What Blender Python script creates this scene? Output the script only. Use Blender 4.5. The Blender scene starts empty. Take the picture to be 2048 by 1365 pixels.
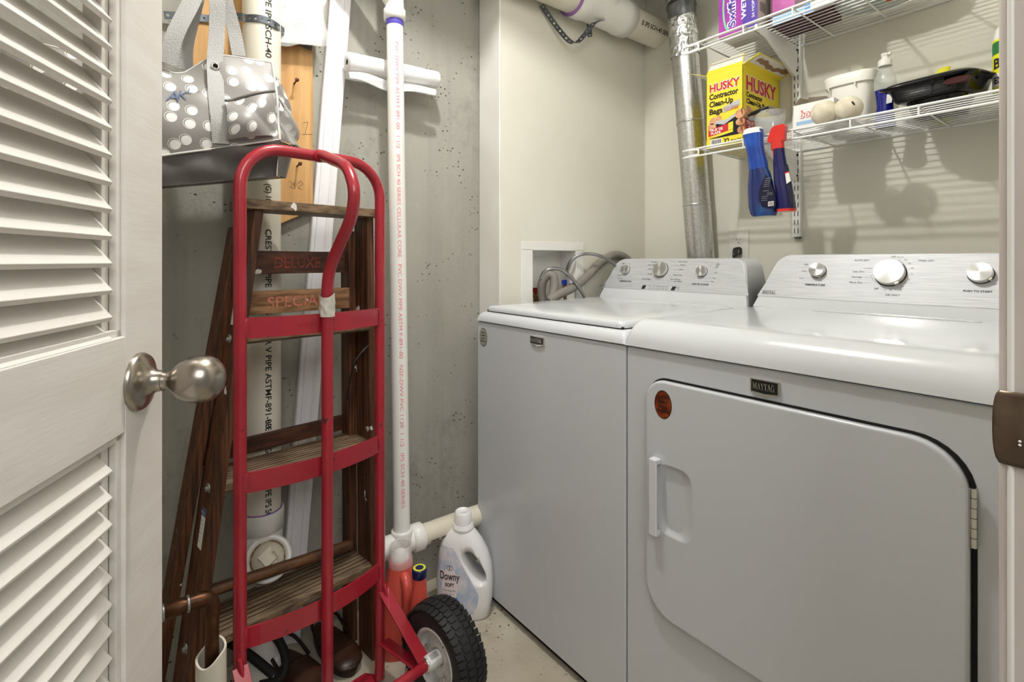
import bpy, bmesh, math, random
from mathutils import Vector as V, Matrix, noise as mnoise
PI = math.pi
random.seed(7)
SC = bpy.context.scene
COL = SC.collection

# ------------------------------------------------------------------ camera frame
H, FX, CX, HY = 1.07, 1022.0, 1024.0, 522.0
R_ = V((.6135, .7897, 0)); F_ = V((-.7897, .6135, 0)); UP = V((0, 0, 1)); X_ = V((1, 0, 0)); Y_ = V((0, 1, 0))
EYE = V((0, 0, H))
cd = bpy.data.cameras.new('camera'); cam = bpy.data.objects.new('camera', cd); COL.objects.link(cam)
cam.location = EYE; cam.rotation_euler = (PI/2, 0, math.asin(.7897))
cd.sensor_width = 36; cd.lens = FX/2048*36; cd.shift_y = -(682.5-HY)/2048; cd.clip_start = .02
SC.camera = cam
vs = SC.view_settings
vs.view_transform = 'Standard'; vs.look = 'None'; vs.gamma = 1; vs.use_curve_mapping = False
vs.exposure = -0.22

# ------------------------------------------------------------------ light
w = bpy.data.worlds.new('world'); SC.world = w; w.use_nodes = True
w.node_tree.nodes['Background'].inputs[0].default_value = (1.0, .98, .95, 1)
w.node_tree.nodes['Background'].inputs[1].default_value = .34
def light(name, typ, loc, power, col, size=.1, aim=None, sizey=None):
    l = bpy.data.lights.new(name, typ); o = bpy.data.objects.new(name, l); COL.objects.link(o)
    o.location = loc; l.energy = power; l.color = col
    if typ == 'AREA':
        l.size = size
        if sizey: l.shape = 'RECTANGLE'; l.size_y = sizey
        o.rotation_euler = (V(aim)-V(loc)).to_track_quat('-Z', 'Y').to_euler()
    else: l.shadow_soft_size = size
    return o
LAMP = V((-.86, .50, 2.38))
light('closet_bulb', 'POINT', LAMP, 50, (1, .985, .955), .028)
light('hall_fill_light', 'AREA', (1.25, -.3, 2.35), 32, (1, .98, .96), 1.1, (-.9, .9, .8))  # added fill from the unseen hall side to brighten the closet, no real fixture

# ------------------------------------------------------------------ helpers
def ray(px, py): return R_*((px-CX)/FX)+F_+UP*((HY-py)/FX)
def onx(px, py, x): d = ray(px, py); return EYE+d*(x/d.x)
def ony(px, py, y): d = ray(px, py); return EYE+d*(y/d.y)
def onz(px, py, z): d = ray(px, py); return EYE+d*((z-H)/d.z)
def ond(px, py, D): return EYE+ray(px, py)*D
def onp(px, py, P, N): d = ray(px, py); return EYE+d*((P-EYE).dot(N)/d.dot(N))

def lin(c):
    c = c/255.0
    return c/12.92 if c <= .04045 else ((c+.055)/1.055)**2.4
def rgb(r, g, b): return (lin(r), lin(g), lin(b), 1)

def mat(name, col, rough=.5, metal=0, spec=.5, coat=0, trans=0, ior=1.45, alpha=1, var=None, vscale=(8, 8, 8), vdetail=4, vr=(.4, .6),
        bump=0, bscale=(60, 60, 60), bdetail=3, sss=0):
    """principled material; var = second colour mixed in by stretched noise"""
    m = bpy.data.materials.new(name); m.use_nodes = True
    nt = m.node_tree; b = nt.nodes['Principled BSDF']
    b.inputs['Base Color'].default_value = col; b.inputs['Roughness'].default_value = rough
    b.inputs['Metallic'].default_value = metal; b.inputs['Specular IOR Level'].default_value = spec
    b.inputs['Coat Weight'].default_value = coat; b.inputs['Transmission Weight'].default_value = trans
    b.inputs['IOR'].default_value = ior; b.inputs['Alpha'].default_value = alpha
    tc = nt.nodes.new('ShaderNodeTexCoord')
    def nz(scale, detail):
        mp = nt.nodes.new('ShaderNodeMapping'); mp.inputs['Scale'].default_value = scale
        nt.links.new(tc.outputs['Object'], mp.inputs[0])
        n = nt.nodes.new('ShaderNodeTexNoise'); n.inputs['Scale'].default_value = 1; n.inputs['Detail'].default_value = detail
        nt.links.new(mp.outputs[0], n.inputs['Vector']); return n
    if var:
        n = nz(vscale, vdetail); r = nt.nodes.new('ShaderNodeMapRange')
        r.inputs[1].default_value, r.inputs[2].default_value = vr
        nt.links.new(n.outputs[0], r.inputs[0])
        mx = nt.nodes.new('ShaderNodeMix'); mx.data_type = 'RGBA'
        mx.inputs[6].default_value = col; mx.inputs[7].default_value = var
        nt.links.new(r.outputs[0], mx.inputs[0]); nt.links.new(mx.outputs[2], b.inputs['Base Color'])
        m['mix'] = mx.name
    if bump:
        n = nz(bscale, bdetail); bp = nt.nodes.new('ShaderNodeBump'); bp.inputs['Strength'].default_value = bump
        bp.inputs['Distance'].default_value = .002
        nt.links.new(n.outputs[0], bp.inputs['Height']); nt.links.new(bp.outputs[0], b.inputs['Normal'])
    return m
def splash(m, col, scale, lo, hi, detail=3):
    """a further colour laid over a material where noise passes lo..hi"""
    nt = m.node_tree; b = nt.nodes['Principled BSDF']; ins = b.inputs['Base Color']
    tc = nt.nodes.new('ShaderNodeTexCoord'); mp = nt.nodes.new('ShaderNodeMapping'); mp.inputs['Scale'].default_value = scale
    mp.inputs['Location'].default_value = (3.1*lo*10, 1.7, 5.3)
    n = nt.nodes.new('ShaderNodeTexNoise'); n.inputs['Scale'].default_value = 1; n.inputs['Detail'].default_value = detail
    nt.links.new(tc.outputs['Object'], mp.inputs[0]); nt.links.new(mp.outputs[0], n.inputs['Vector'])
    r = nt.nodes.new('ShaderNodeMapRange'); r.inputs[1].default_value = lo; r.inputs[2].default_value = hi
    nt.links.new(n.outputs[0], r.inputs[0])
    mx = nt.nodes.new('ShaderNodeMix'); mx.data_type = 'RGBA'; mx.inputs[7].default_value = col
    if ins.is_linked:
        src = ins.links[0].from_socket; nt.links.new(src, mx.inputs[6])
    else: mx.inputs[6].default_value = ins.default_value
    nt.links.new(r.outputs[0], mx.inputs[0]); nt.links.new(mx.outputs[2], ins)
    return m

class MB:
    def __init__(s): s.v = []; s.f = []; s.m = []; s.sm = []; s.mats = []; s.uv = []
    def mi(s, m):
        if m not in s.mats: s.mats.append(m)
        return s.mats.index(m)
    def add(s, vs_, fs, m, smooth=False, uv=None):
        b = len(s.v); s.v += [V(p) for p in vs_]; k = s.mi(m)
        s.uv += (uv if uv else [(0, 0)]*len(vs_))
        for f in fs: s.f.append([i+b for i in f]); s.m.append(k); s.sm.append(smooth)
        return s
    def hexa(s, p, m):   # 8 points: bottom 4 ccw, top 4 ccw
        return s.add(p, [(0, 3, 2, 1), (4, 5, 6, 7), (0, 1, 5, 4), (1, 2, 6, 5), (2, 3, 7, 6), (3, 0, 4, 7)], m)
    def box(s, a, b, m):
        x0, y0, z0 = a; x1, y1, z1 = b
        return s.hexa([(x0, y0, z0), (x1, y0, z0), (x1, y1, z0), (x0, y1, z0), (x0, y0, z1), (x1, y0, z1), (x1, y1, z1), (x0, y1, z1)], m)
    def obox(s, c, a, b, d, m):   # centre and three half vectors
        c, a, b, d = V(c), V(a), V(b), V(d)
        return s.hexa([c-a-b-d, c+a-b-d, c+a+b-d, c-a+b-d, c-a-b+d, c+a-b+d, c+a+b+d, c-a+b+d], m)
    def bar(s, p, q, w, t, side, m):   # w along side, t across
        p, q = V(p), V(q); d = (q-p).normalized(); n = d.cross(V(side)).normalized(); sd = n.cross(d).normalized()
        return s.obox((p+q)/2, sd*w/2, n*t/2, (q-p)/2, m)
    def tube(s, pts, r, m, n=14, cap=True, smooth=True, flat=None):
        pts = [V(p) for p in pts]; k = len(pts); rr = r if isinstance(r, (list, tuple)) else [r]*k
        d0 = (pts[1]-pts[0]).normalized(); ref = V((0, 0, 1)) if abs(d0.z) < .9 else V((1, 0, 0))
        a = d0.cross(ref).normalized(); vs_ = []; uv = []; L = 0
        for i in range(k):
            d = (pts[min(i+1, k-1)]-pts[max(i-1, 0)]).normalized()
            a = (a-d*a.dot(d)).normalized(); b = d.cross(a)
            if i: L += (pts[i]-pts[i-1]).length
            for j in range(n):
                t = 2*PI*j/n; vs_.append(pts[i]+(a*math.cos(t)+b*math.sin(t))*rr[i]); uv.append((L, j/n))
        fs = [(i*n+j, i*n+(j+1) % n, (i+1)*n+(j+1) % n, (i+1)*n+j) for i in range(k-1) for j in range(n)]
        s.add(vs_, fs, m, smooth, uv)
        if cap:
            s.add(vs_[:n], [tuple(range(n))[::-1]], m); s.add(vs_[-n:], [tuple(range(n))], m)
        return s
    def lathe(s, base, axis, prof, m, n=28, smooth=True, cap=True):
        base = V(base); ax = V(axis).normalized(); ref = V((0, 0, 1)) if abs(ax.z) < .9 else V((1, 0, 0))
        a = ax.cross(ref).normalized(); b = ax.cross(a); vs_ = []
        for r, h in prof:
            for j in range(n):
                t = 2*PI*j/n; vs_.append(base+ax*h+(a*math.cos(t)+b*math.sin(t))*max(r, 1e-5))
        k = len(prof)
        s.add(vs_, [(i*n+j, i*n+(j+1) % n, (i+1)*n+(j+1) % n, (i+1)*n+j) for i in range(k-1) for j in range(n)], m, smooth)
        if cap:
            if prof[0][0] > 1e-4: s.add(vs_[:n], [tuple(range(n))[::-1]], m)
            if prof[-1][0] > 1e-4: s.add(vs_[-n:], [tuple(range(n))], m)
        return s
    def loft(s, secs, m, n=32, smooth=True, cap=True):
        """sections (centre, half vec a, half vec b, exponent)"""
        vs_ = []
        for c, a, b, e in secs:
            c, a, b = V(c), V(a), V(b)
            for j in range(n):
                t = 2*PI*(j+.5)/n; ct, st = math.cos(t), math.sin(t)
                vs_.append(c+a*math.copysign(abs(ct)**(2/e), ct)+b*math.copysign(abs(st)**(2/e), st))
        k = len(secs)
        s.add(vs_, [(i*n+j, i*n+(j+1) % n, (i+1)*n+(j+1) % n, (i+1)*n+j) for i in range(k-1) for j in range(n)], m, smooth)
        if cap:
            s.add(vs_[:n], [tuple(range(n))[::-1]], m); s.add(vs_[-n:], [tuple(range(n))], m)
        return s
    def prism(s, poly, vec, m, cap2=True, smooth=False):
        poly = [V(p) for p in poly]; vec = V(vec); n = len(poly)
        return s.add(poly+[p+vec for p in poly], [(i, (i+1) % n, n+(i+1) % n, n+i) for i in range(n)]+[tuple(range(n))[::-1]]+([tuple(range(n, 2*n))] if cap2 else []), m, smooth)
    def quad(s, p, m, uv=None): return s.add(p, [tuple(range(len(p)))], m, False, uv)
    def grid(s, fn, nu, nv, m, smooth=True, uvs=None):
        vs_ = []; uv = []
        for i in range(nu+1):
            for j in range(nv+1):
                vs_.append(V(fn(i/nu, j/nv))); uv.append(uvs(i/nu, j/nv) if uvs else (i/nu, j/nv))
        return s.add(vs_, [(i*(nv+1)+j, (i+1)*(nv+1)+j, (i+1)*(nv+1)+j+1, i*(nv+1)+j+1) for i in range(nu) for j in range(nv)], m, smooth, uv)
    def text(s, body, o, right, up, h, m, width=None, align='L', bold=0, shear=0, tf=None, lift=.0006, sp=1.0):
        vs_, fs, w_ = glyphs(body, bold, sp); right = V(right).normalized(); up = V(up).normalized(); nn = right.cross(up)
        k = h/.73; kx = (width/w_) if width else k; off = {'L': 0, 'C': -w_*kx/2, 'R': -w_*kx}[align]
        P = []
        for x, y in vs_:
            a, b = x*kx+off+shear*y*k, y*k
            P.append(tf(a, b) if tf else V(o)+right*a+up*b+nn*lift)
        return s.add(P, fs, m)
    def build(s, name, parent=None, bev=0, segs=3, sub=0, solid=0, weight=True):
        root = parent
        while root is not None and root.parent is not None: root = root.parent
        org = V(root.location) if root is not None else V((0, 0, 0))
        me = bpy.data.meshes.new(name)
        me.from_pydata([tuple(p-org) for p in s.v], [], s.f)
        for m in s.mats: me.materials.append(m)
        me.polygons.foreach_set('material_index', s.m)
        me.polygons.foreach_set('use_smooth', [True]*len(s.f) if bev else s.sm)
        uvl = me.uv_layers.new(name='UVMap')
        for l in me.loops: uvl.data[l.index].uv = s.uv[l.vertex_index]
        me.update()
        o = bpy.data.objects.new(name, me); COL.objects.link(o)
        if parent is not None: o.parent = parent
        if solid:
            q = o.modifiers.new('solid', 'SOLIDIFY'); q.thickness = solid; q.offset = 0
        if bev:
            q = o.modifiers.new('bevel', 'BEVEL'); q.width = bev; q.segments = segs; q.limit_method = 'ANGLE'
            q.angle_limit = math.radians(40); q.harden_normals = True
        if sub:
            q = o.modifiers.new('sub', 'SUBSURF'); q.levels = sub; q.render_levels = sub
        return o
_gc = {}
def glyphs(body, bold=0, sp=1.0):
    key = (body, bold, sp)
    if key not in _gc:
        c = bpy.data.curves.new('t', 'FONT'); c.body = body; c.size = 1; c.offset = bold; c.resolution_u = 3; c.space_character = sp
        o = bpy.data.objects.new('t', c); COL.objects.link(o)
        dg = bpy.context.evaluated_depsgraph_get(); me = bpy.data.meshes.new_from_object(o.evaluated_get(dg))
        vs_ = [(p.co.x, p.co.y) for p in me.vertices]; fs = [tuple(p.vertices) for p in me.polygons]
        bpy.data.objects.remove(o); bpy.data.curves.remove(c); bpy.data.meshes.remove(me)
        x0 = min([p[0] for p in vs_] or [0]); vs_ = [(x-x0, y) for x, y in vs_]
        _gc[key] = (vs_, fs, max([p[0] for p in vs_] or [1]))
    return _gc[key]
SERIF = {'M': (1.15, [(.12, 0, .12, 1, .07), (.2, 1, .52, .1, .2), (.52, .1, .86, 1, .07), (.93, 0, .93, 1, .2)], [(0, .25, 0), (.76, 1.13, 0), (0, .28, 1), (.76, 1.13, 1)]),
         'A': (.95, [(.14, 0, .45, 1, .07), (.46, 1, .8, 0, .2)], [(0, .28, 0), (.6, .98, 0), (.25, .66, .36)]),
         'Y': (.9, [(.16, 1, .46, .45, .2), (.8, 1, .5, .45, .07), (.47, 0, .47, .5, .18)], [(0, .36, 1), (.64, .95, 1), (.3, .66, 0)]),
         'T': (.85, [(.42, 0, .42, 1, .2), (.05, .74, .05, 1, .07), (.79, .74, .79, 1, .07)], [(.02, .83, 1), (.26, .6, 0)]),
         'G': (1.0, [(.14, .28, .14, .72, .18), (.18, .75, .36, .97, .16), (.18, .25, .36, .03, .16), (.72, .7, .72, .98, .07), (.76, .04, .76, .45, .17)], [(.3, .7, 1), (.3, .82, 0.04), (.56, .95, .45)])}
def serif(mb, word, o, right, up, h, m, width=None, lift=.001, shear=0):
    tot = sum(SERIF[c][0] for c in word); k = h; kx = (width/tot) if width else h
    right = V(right).normalized(); up = V(up).normalized(); n = right.cross(up); x = 0
    def P(a, b): return V(o)+right*(a*kx+shear*b*k)+up*(b*k)+n*lift
    for c in word:
        adv, st, se = SERIF[c]
        for x0, y0, x1, y1, w_ in st:
            q = [P(x+x0-w_/2, y0), P(x+x0+w_/2, y0), P(x+x1+w_/2, y1), P(x+x1-w_/2, y1)]
            if y1 < y0: q = q[::-1]
            mb.quad(q, m)
        for a, b, y in se:
            y_ = min(max(y, .035), .965); mb.quad([P(x+a, y_-.035), P(x+b, y_-.035), P(x+b, y_+.035), P(x+a, y_+.035)], m)
        x += adv
def thing(name, label, cat, loc, group=None):
    o = bpy.data.objects.new(name, None); COL.objects.link(o); o.location = loc; o.empty_display_size = .05
    o['label'] = label; o['category'] = cat
    if group: o['group'] = group
    bpy.context.view_layer.update()
    return o
def tag(o, label, cat, group=None):
    o['label'] = label; o['category'] = cat
    if group: o['group'] = group
    return o
def st(o): o['kind'] = 'structure'; return o
def recenter(o):
    """move a one-mesh thing's origin to its base"""
    me = o.data; c = V((sum(v.co.x for v in me.vertices), sum(v.co.y for v in me.vertices), 0))/max(1, len(me.vertices))
    c.z = min(v.co.z for v in me.vertices); me.transform(Matrix.Translation(-c)); o.location = c
    return o
def smooth_path(pts, n=6):
    pts = [V(p) for p in pts]; out = []
    for i in range(len(pts)-1):
        p0 = pts[max(i-1, 0)]; p1 = pts[i]; p2 = pts[i+1]; p3 = pts[min(i+2, len(pts)-1)]
        for k in range(n):
            t = k/n
            out.append(.5*((2*p1)+(p2-p0)*t+(2*p0-5*p1+4*p2-p3)*t*t+(-p0+3*p1-3*p2+p3)*t**3))
    out.append(pts[-1]); return out
def carve(obj, cutter):
    """cut a shape out of a mesh for good; the cutter is removed"""
    c = cutter.build('cutter')
    for q in (c, obj):
        bm = bmesh.new(); bm.from_mesh(q.data); bmesh.ops.remove_doubles(bm, verts=bm.verts, dist=1e-6)
        bmesh.ops.recalc_face_normals(bm, faces=bm.faces); bm.to_mesh(q.data); bm.free()
    inv = obj.matrix_world.inverted() if obj.parent is None else Matrix.Translation(-V(_root(obj).location))
    c.data.transform(inv)
    keep_parent = obj.parent; obj.parent = None
    q = obj.modifiers.new('b', 'BOOLEAN'); q.object = c; q.operation = 'DIFFERENCE'; q.solver = 'EXACT'
    dg = bpy.context.evaluated_depsgraph_get(); me = bpy.data.meshes.new_from_object(obj.evaluated_get(dg))
    for qq in list(obj.modifiers): obj.modifiers.remove(qq)
    obj.data = me; obj.parent = keep_parent; bpy.data.objects.remove(c)
def _root(o):
    while o.parent: o = o.parent
    return o
def rrect(w, h, r, n=8):
    """outline of a rounded rectangle, lower left at 0,0; r = (bl, br, tr, tl)"""
    if not isinstance(r, (tuple, list)): r = (r,)*4
    cs = [(r[0], r[0], PI), (w-r[1], r[1], 1.5*PI), (w-r[2], h-r[2], 0), (r[3], h-r[3], .5*PI)]
    return [(cx+rad*math.cos(a0+PI/2*k/n), cy+rad*math.sin(a0+PI/2*k/n)) for (cx, cy, a0), rad in zip(cs, r) for k in range(n+1)]
def slab(mb, out, o, a, b, dvec, m, edge=0, smooth=True):
    """outline (2D) extruded along dvec with a rounded front edge"""
    o, a, b, dvec = V(o), V(a).normalized(), V(b).normalized(), V(dvec)
    cx = sum(p[0] for p in out)/len(out); cy = sum(p[1] for p in out)/len(out); n = len(out)
    xs = [p[0] for p in out]; ys = [p[1] for p in out]; hw = (max(xs)-min(xs))/2; hh = (max(ys)-min(ys))/2
    mx = (max(xs)+min(xs))/2; my = (max(ys)+min(ys))/2; dn = dvec.normalized(); L = dvec.length
    rings = [(0, 0)]+([(L-edge+edge*math.sin(t), edge*(1-math.cos(t))) for t in [PI/2*k/5 for k in range(6)]] if edge else [(L, 0)])
    vs_ = []
    for dep, ins in rings:
        for x, y in out: vs_.append(o+a*(mx+(x-mx)*(hw-ins)/hw)+b*(my+(y-my)*(hh-ins)/hh)+dn*dep)
    k = len(rings)
    mb.add(vs_, [(i*n+j, i*n+(j+1) % n, (i+1)*n+(j+1) % n, (i+1)*n+j) for i in range(k-1) for j in range(n)], m, smooth)
    mb.add(vs_[-n:], [tuple(range(n))], m); mb.add(vs_[:n], [tuple(range(n))[::-1]], m)
    return mb

# ------------------------------------------------------------------ materials
DRYWALL = mat('drywall_cream', rgb(222, 220, 208), .75, var=rgb(216, 213, 200), vscale=(1.5, 1.5, 1.5), bump=.06, bscale=(160, 160, 160))
WHITEPAINT = mat('white_paint', rgb(232, 230, 224), .42, var=rgb(224, 221, 214), vscale=(5, 5, 5), bump=.05, bscale=(40, 200, 40))
DOORPAINT = mat('door_paint', rgb(232, 228, 222), .38, bump=.10, bscale=(20, 20, 220), var=rgb(226, 221, 214), vscale=(8, 8, 30))
ENAMEL = mat('white_enamel', rgb(212, 215, 219), .16, spec=.5, coat=.3)
ENAMELF = mat('white_cabinet_enamel', rgb(198, 201, 205), .2, spec=.5, bump=.015, bscale=(300, 300, 300))
WIRE = mat('white_wire', rgb(238, 238, 236), .3)
PVC = mat('pvc_cream', rgb(226, 221, 206), .35, var=rgb(214, 205, 184), vscale=(6, 6, 3), vr=(.45, .7))
PVCW = mat('pvc_white', rgb(236, 235, 230), .25)
BLACK = mat('black_plastic', rgb(18, 18, 20), .3)
DARK = mat('dark_gap', rgb(10, 10, 11), .8)
INK = mat('black_ink', rgb(28, 26, 26), .6)
INKG = mat('grey_ink', rgb(110, 112, 115), .6)
REDINK = mat('red_ink', rgb(196, 120, 130), .6)
WHITE = mat('white_print', rgb(240, 240, 238), .5)
CHROME = mat('chrome', rgb(225, 222, 215), .12, 1)
NICKEL = mat('satin_nickel', rgb(186, 180, 170), .27, 1, var=rgb(160, 152, 142), vscale=(4, 4, 4))
STEEL = mat('galvanised_strap', rgb(120, 124, 130), .4, .8)
def galv():
    m = mat('galvanised_steel', rgb(196, 200, 203), .3, 1, bump=.05, bscale=(90, 90, 90))
    nt = m.node_tree; b = nt.nodes['Principled BSDF']
    v = nt.nodes.new('ShaderNodeTexVoronoi'); v.inputs['Scale'].default_value = 190
    tc = nt.nodes.new('ShaderNodeTexCoord'); nt.links.new(tc.outputs['Object'], v.inputs['Vector'])
    cr = nt.nodes.new('ShaderNodeMapRange'); cr.inputs[3].default_value = .50; cr.inputs[4].default_value = .70
    nt.links.new(v.outputs['Color'], cr.inputs[0])
    cc = nt.nodes.new('ShaderNodeCombineColor')
    for i in range(3): nt.links.new(cr.outputs[0], cc.inputs[i])
    nt.links.new(cc.outputs[0], b.inputs['Base Color'])
    return m
GALV = galv()
FOIL = mat('foil_tape', rgb(225, 226, 228), .22, 1, bump=.55, bscale=(30, 30, 18), bdetail=2)
def brushed(name, c1, c2):
    m = mat(name, c1, .48, .22, var=c2, vscale=(14, 900, 900), vdetail=2, vr=(.3, .7), bump=.05, bscale=(10, 1400, 1400))
    return m
PANEL = brushed('brushed_panel', rgb(178, 180, 184), rgb(206, 207, 211))
def concrete(name, base, dark, light_, pits=True, streak=(3, 14, .7)):
    m = bpy.data.materials.new(name); m.use_nodes = True; nt = m.node_tree; b = nt.nodes['Principled BSDF']; N = nt.nodes.new; L = nt.links.new
    b.inputs['Roughness'].default_value = .85
    tc = N('ShaderNodeTexCoord')
    def nz(scale, detail=5, rough=.6):
        mp = N('ShaderNodeMapping'); mp.inputs['Scale'].default_value = scale; L(tc.outputs['Object'], mp.inputs[0])
        n = N('ShaderNodeTexNoise'); n.inputs['Scale'].default_value = 1; n.inputs['Detail'].default_value = detail; n.inputs['Roughness'].default_value = rough
        L(mp.outputs[0], n.inputs['Vector']); return n.outputs[0]
    def mr(x, a, b_, c=0, d=1):
        r = N('ShaderNodeMapRange'); r.inputs[1].default_value = a; r.inputs[2].default_value = b_; r.inputs[3].default_value = c; r.inputs[4].default_value = d
        L(x, r.inputs[0]); return r.outputs[0]
    def mix(f, a, c):
        x = N('ShaderNodeMix'); x.data_type = 'RGBA'
        for s_, q in ((6, a), (7, c)):
            if hasattr(q, 'node'): L(q, x.inputs[s_])
            else: x.inputs[s_].default_value = q
        L(f, x.inputs[0]); return x.outputs[2]
    c = mix(mr(nz((1.6, 1.6, 1.1)), .35, .65), base, light_)
    c = mix(mr(nz(streak, 3), .42, .75, 0, .35), c, dark)
    c = mix(mr(nz((5, 5, 4), 8, .75), .55, .75, 0, .7), c, dark)
    hgt = nz((60, 60, 60), 6, .7)
    if pits:
        mp = N('ShaderNodeMapping'); mp.inputs['Scale'].default_value = (52, 52, 66); L(tc.outputs['Object'], mp.inputs[0])
        v = N('ShaderNodeTexVoronoi'); v.inputs['Scale'].default_value = 1; L(mp.outputs[0], v.inputs['Vector'])
        gate = mr(nz((7, 7, 7), 3), .5, .62)
        pit = mr(v.outputs['Distance'], .11, .22, 1, 0)
        mu = N('ShaderNodeMath'); mu.operation = 'MULTIPLY'; L(pit, mu.inputs[0]); L(gate, mu.inputs[1])
        c = mix(mu.outputs[0], c, (dark[0]*.35, dark[1]*.35, dark[2]*.33, 1))
        sb = N('ShaderNodeMath'); sb.operation = 'SUBTRACT'; L(hgt, sb.inputs[0]); L(mu.outputs[0], sb.inputs[1]); hgt = sb.outputs[0]
    bp = N('ShaderNodeBump'); bp.inputs['Strength'].default_value = .45; bp.inputs['Distance'].default_value = .004
    L(hgt, bp.inputs['Height']); L(bp.outputs[0], b.inputs['Normal']); L(c, b.inputs['Base Color'])
    return m
CONC = concrete('concrete_wall', rgb(150, 148, 139), rgb(108, 106, 98), rgb(168, 166, 156))
FLOOR = concrete('concrete_floor', rgb(168, 158, 138), rgb(104, 88, 64), rgb(200, 194, 178), True, (4, 4, 4))
# ------------------------------------------------------------------ setting
XC, XD, YB, YR, XW = -1.52, -1.40, 1.82, 1.0316, -.0885   # concrete, drywall, back wall, return face, doorway wall
def box_obj(name, a, b, m, bev=0): mb = MB(); mb.box(a, b, m); return st(mb.build(name, bev=bev))
box_obj('floor', (-1.7, -1.1, -.06), (1.6, 2.0, 0), FLOOR)
CEIL = mat('ceiling_paint', rgb(225, 223, 215), .8)
box_obj('ceiling', (-1.7, -1.1, 2.48), (XW+.12, 2.0, 2.55), CEIL)
box_obj('wall_left', (XC-.15, -1.1, 0), (XC, 1.95, 2.48), CONC)
box_obj('wall_back', (XC, YB, 0), (XW+.12, YB+.12, 2.48), DRYWALL)
box_obj('wall_front', (XC, -.95, 0), (XW+.12, -.83, 2.48), DRYWALL)
box_obj('wall_right', (XW, .60, 0), (XW+.115, YB, 2.48), DRYWALL)
box_obj('wall_right_near', (XW, -.83, 0), (XW+.115, -.31, 2.48), DRYWALL)
# furred drywall beside the washer, with a hole for the supply box
b0, b1, bt, bb = 1.176, 1.398, 1.112, .895
mb = MB()
mb.box((XC+.001, YR+.008, 0), (XD, b0, 2.48), DRYWALL); mb.box((XC+.001, b1, 0), (XD, YB, 2.48), DRYWALL)
mb.box((XC+.001, b0, 0), (XD, b1, bb), DRYWALL); mb.box((XC+.001, b0, bt), (XD, b1, 2.48), DRYWALL)
st(mb.build('wall_alcove'))
mb = MB(); mb.box((XC+.001, YR, 0), (XD+.0015, YR+.009, 2.48), WHITEPAINT)
st(mb.build('trim_2', bev=.002))

# right door jamb: flat jamb with a rounded stop and the bare wood patch around the latch plate
JAMB = mat('jamb_paint', rgb(208, 198, 192), .45, var=rgb(196, 186, 179), vscale=(20, 20, 5), bump=.06, bscale=(30, 30, 200))
mb = MB(); mb.box((XW, .587, 0), (.03, .60, 2.05), JAMB)
jr = mb.build('trim_1', bev=.0025); st(jr)
mb = MB(); mb.tube([(XW+.0075, .587, 0), (XW+.0075, .587, 2.05)], .0022, WHITEPAINT, 12); mb.build('bead', jr)
BRONZE = mat('aged_bronze', rgb(112, 98, 80), .34, .55, var=rgb(92, 76, 62), vscale=(30, 30, 30))
mb = MB(); zc, hh = .9312, .0305
def strike(u, v):
    z = zc-hh+2*hh*v; k = math.sqrt(max(0, 1-abs((v-.5)*2)**2.6*.98))
    x0 = XW-.0050*k+.0015; x1 = XW+.028
    x = x0+(x1-x0)*u
    return (x, .5845-.0022*math.sin(min(1, (x-x0)/.011)*PI/2)+.0022, z)
mb.grid(strike, 24, 16, BRONZE); sp_ = mb.build('strike_plate', jr, solid=.0015); sp_['label'] = 'brown latch plate with chipped paint'
mb = MB()
for z in (.9225, .9195): mb.lathe((XW+.0135, .5826, z), (0, -1, 0), [(.0011, 0), (.0008, .0005), (0, .0006)], WHITEPAINT, 8)
mb.build('paint_chip', jr)

# louvred door, swung into the closet
E = ond(325, 760, .65); E.z = 0
dc = V((-.2084, .978, 0)).normalized(); DT = (R_*dc.x+F_*dc.y).normalized()       # towards the latch edge
DN = V((DT.y, -DT.x, 0))                                                          # towards the camera
if DN.dot(EYE-E) < 0: DN = -DN
DW, DTH = .62, .034
def dpt(t, z, n=0): return E-DT*t+DN*n+UP*z                                       # t measured back from the latch edge
def dbox(mb, t0, t1, z0, z1, n0, n1, m): mb.hexa([dpt(t1, z0, n0), dpt(t0, z0, n0), dpt(t0, z0, n1), dpt(t1, z0, n1), dpt(t1, z1, n0), dpt(t0, z1, n0), dpt(t0, z1, n1), dpt(t1, z1, n1)], m)
SI = .0885
mb = MB()
dbox(mb, 0, SI, .012, 2.0, -DTH, 0, DOORPAINT); dbox(mb, DW-SI, DW, .012, 2.0, -DTH, 0, DOORPAINT)
for z0, z1 in ((.012, .2), (.881, .987), (1.9, 2.0)): dbox(mb, SI, DW-SI, z0, z1, -DTH, 0, DOORPAINT)
door = st(mb.build('door_1', bev=.0015))
def louvres(z0, z1, name):
    mb = MB()
    for a, b in ((z0, z0+.008), (z1-.008, z1)): dbox(mb, SI, DW-SI, a, b, -.012, -.0045, DOORPAINT)
    dbox(mb, SI, SI+.009, z0, z1, -.012, -.0045, DOORPAINT); dbox(mb, SI+.009, SI+.022, z0, z1, -DTH+.004, -.012, DOORPAINT)
    n = round((z1-z0)/.0288); stp = (z1-z0)/n
    for i in range(n+1):
        zc_ = z0+stp*i-.004
        c = [(-.0300, .0340), (-.0335, .0290), (-.0045, -.0060), (-.0012, -.0012)]   # n, z: blade slopes down towards the viewer
        pts = [dpt(SI+.022, min(max(zc_+z, z0), z1), nn) for nn, z in c]
        if zc_+.024 > z1+.01: continue
        mb.prism(pts, -DT*(DW-2*SI-.03), DOORPAINT)
    return mb.build(name, door, bev=.0009, segs=2)
louvres(.987, 1.9, 'louver_panel'); louvres(.2, .881, 'louver_panel')
K0 = dpt(.0600, .930, 0)
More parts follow.
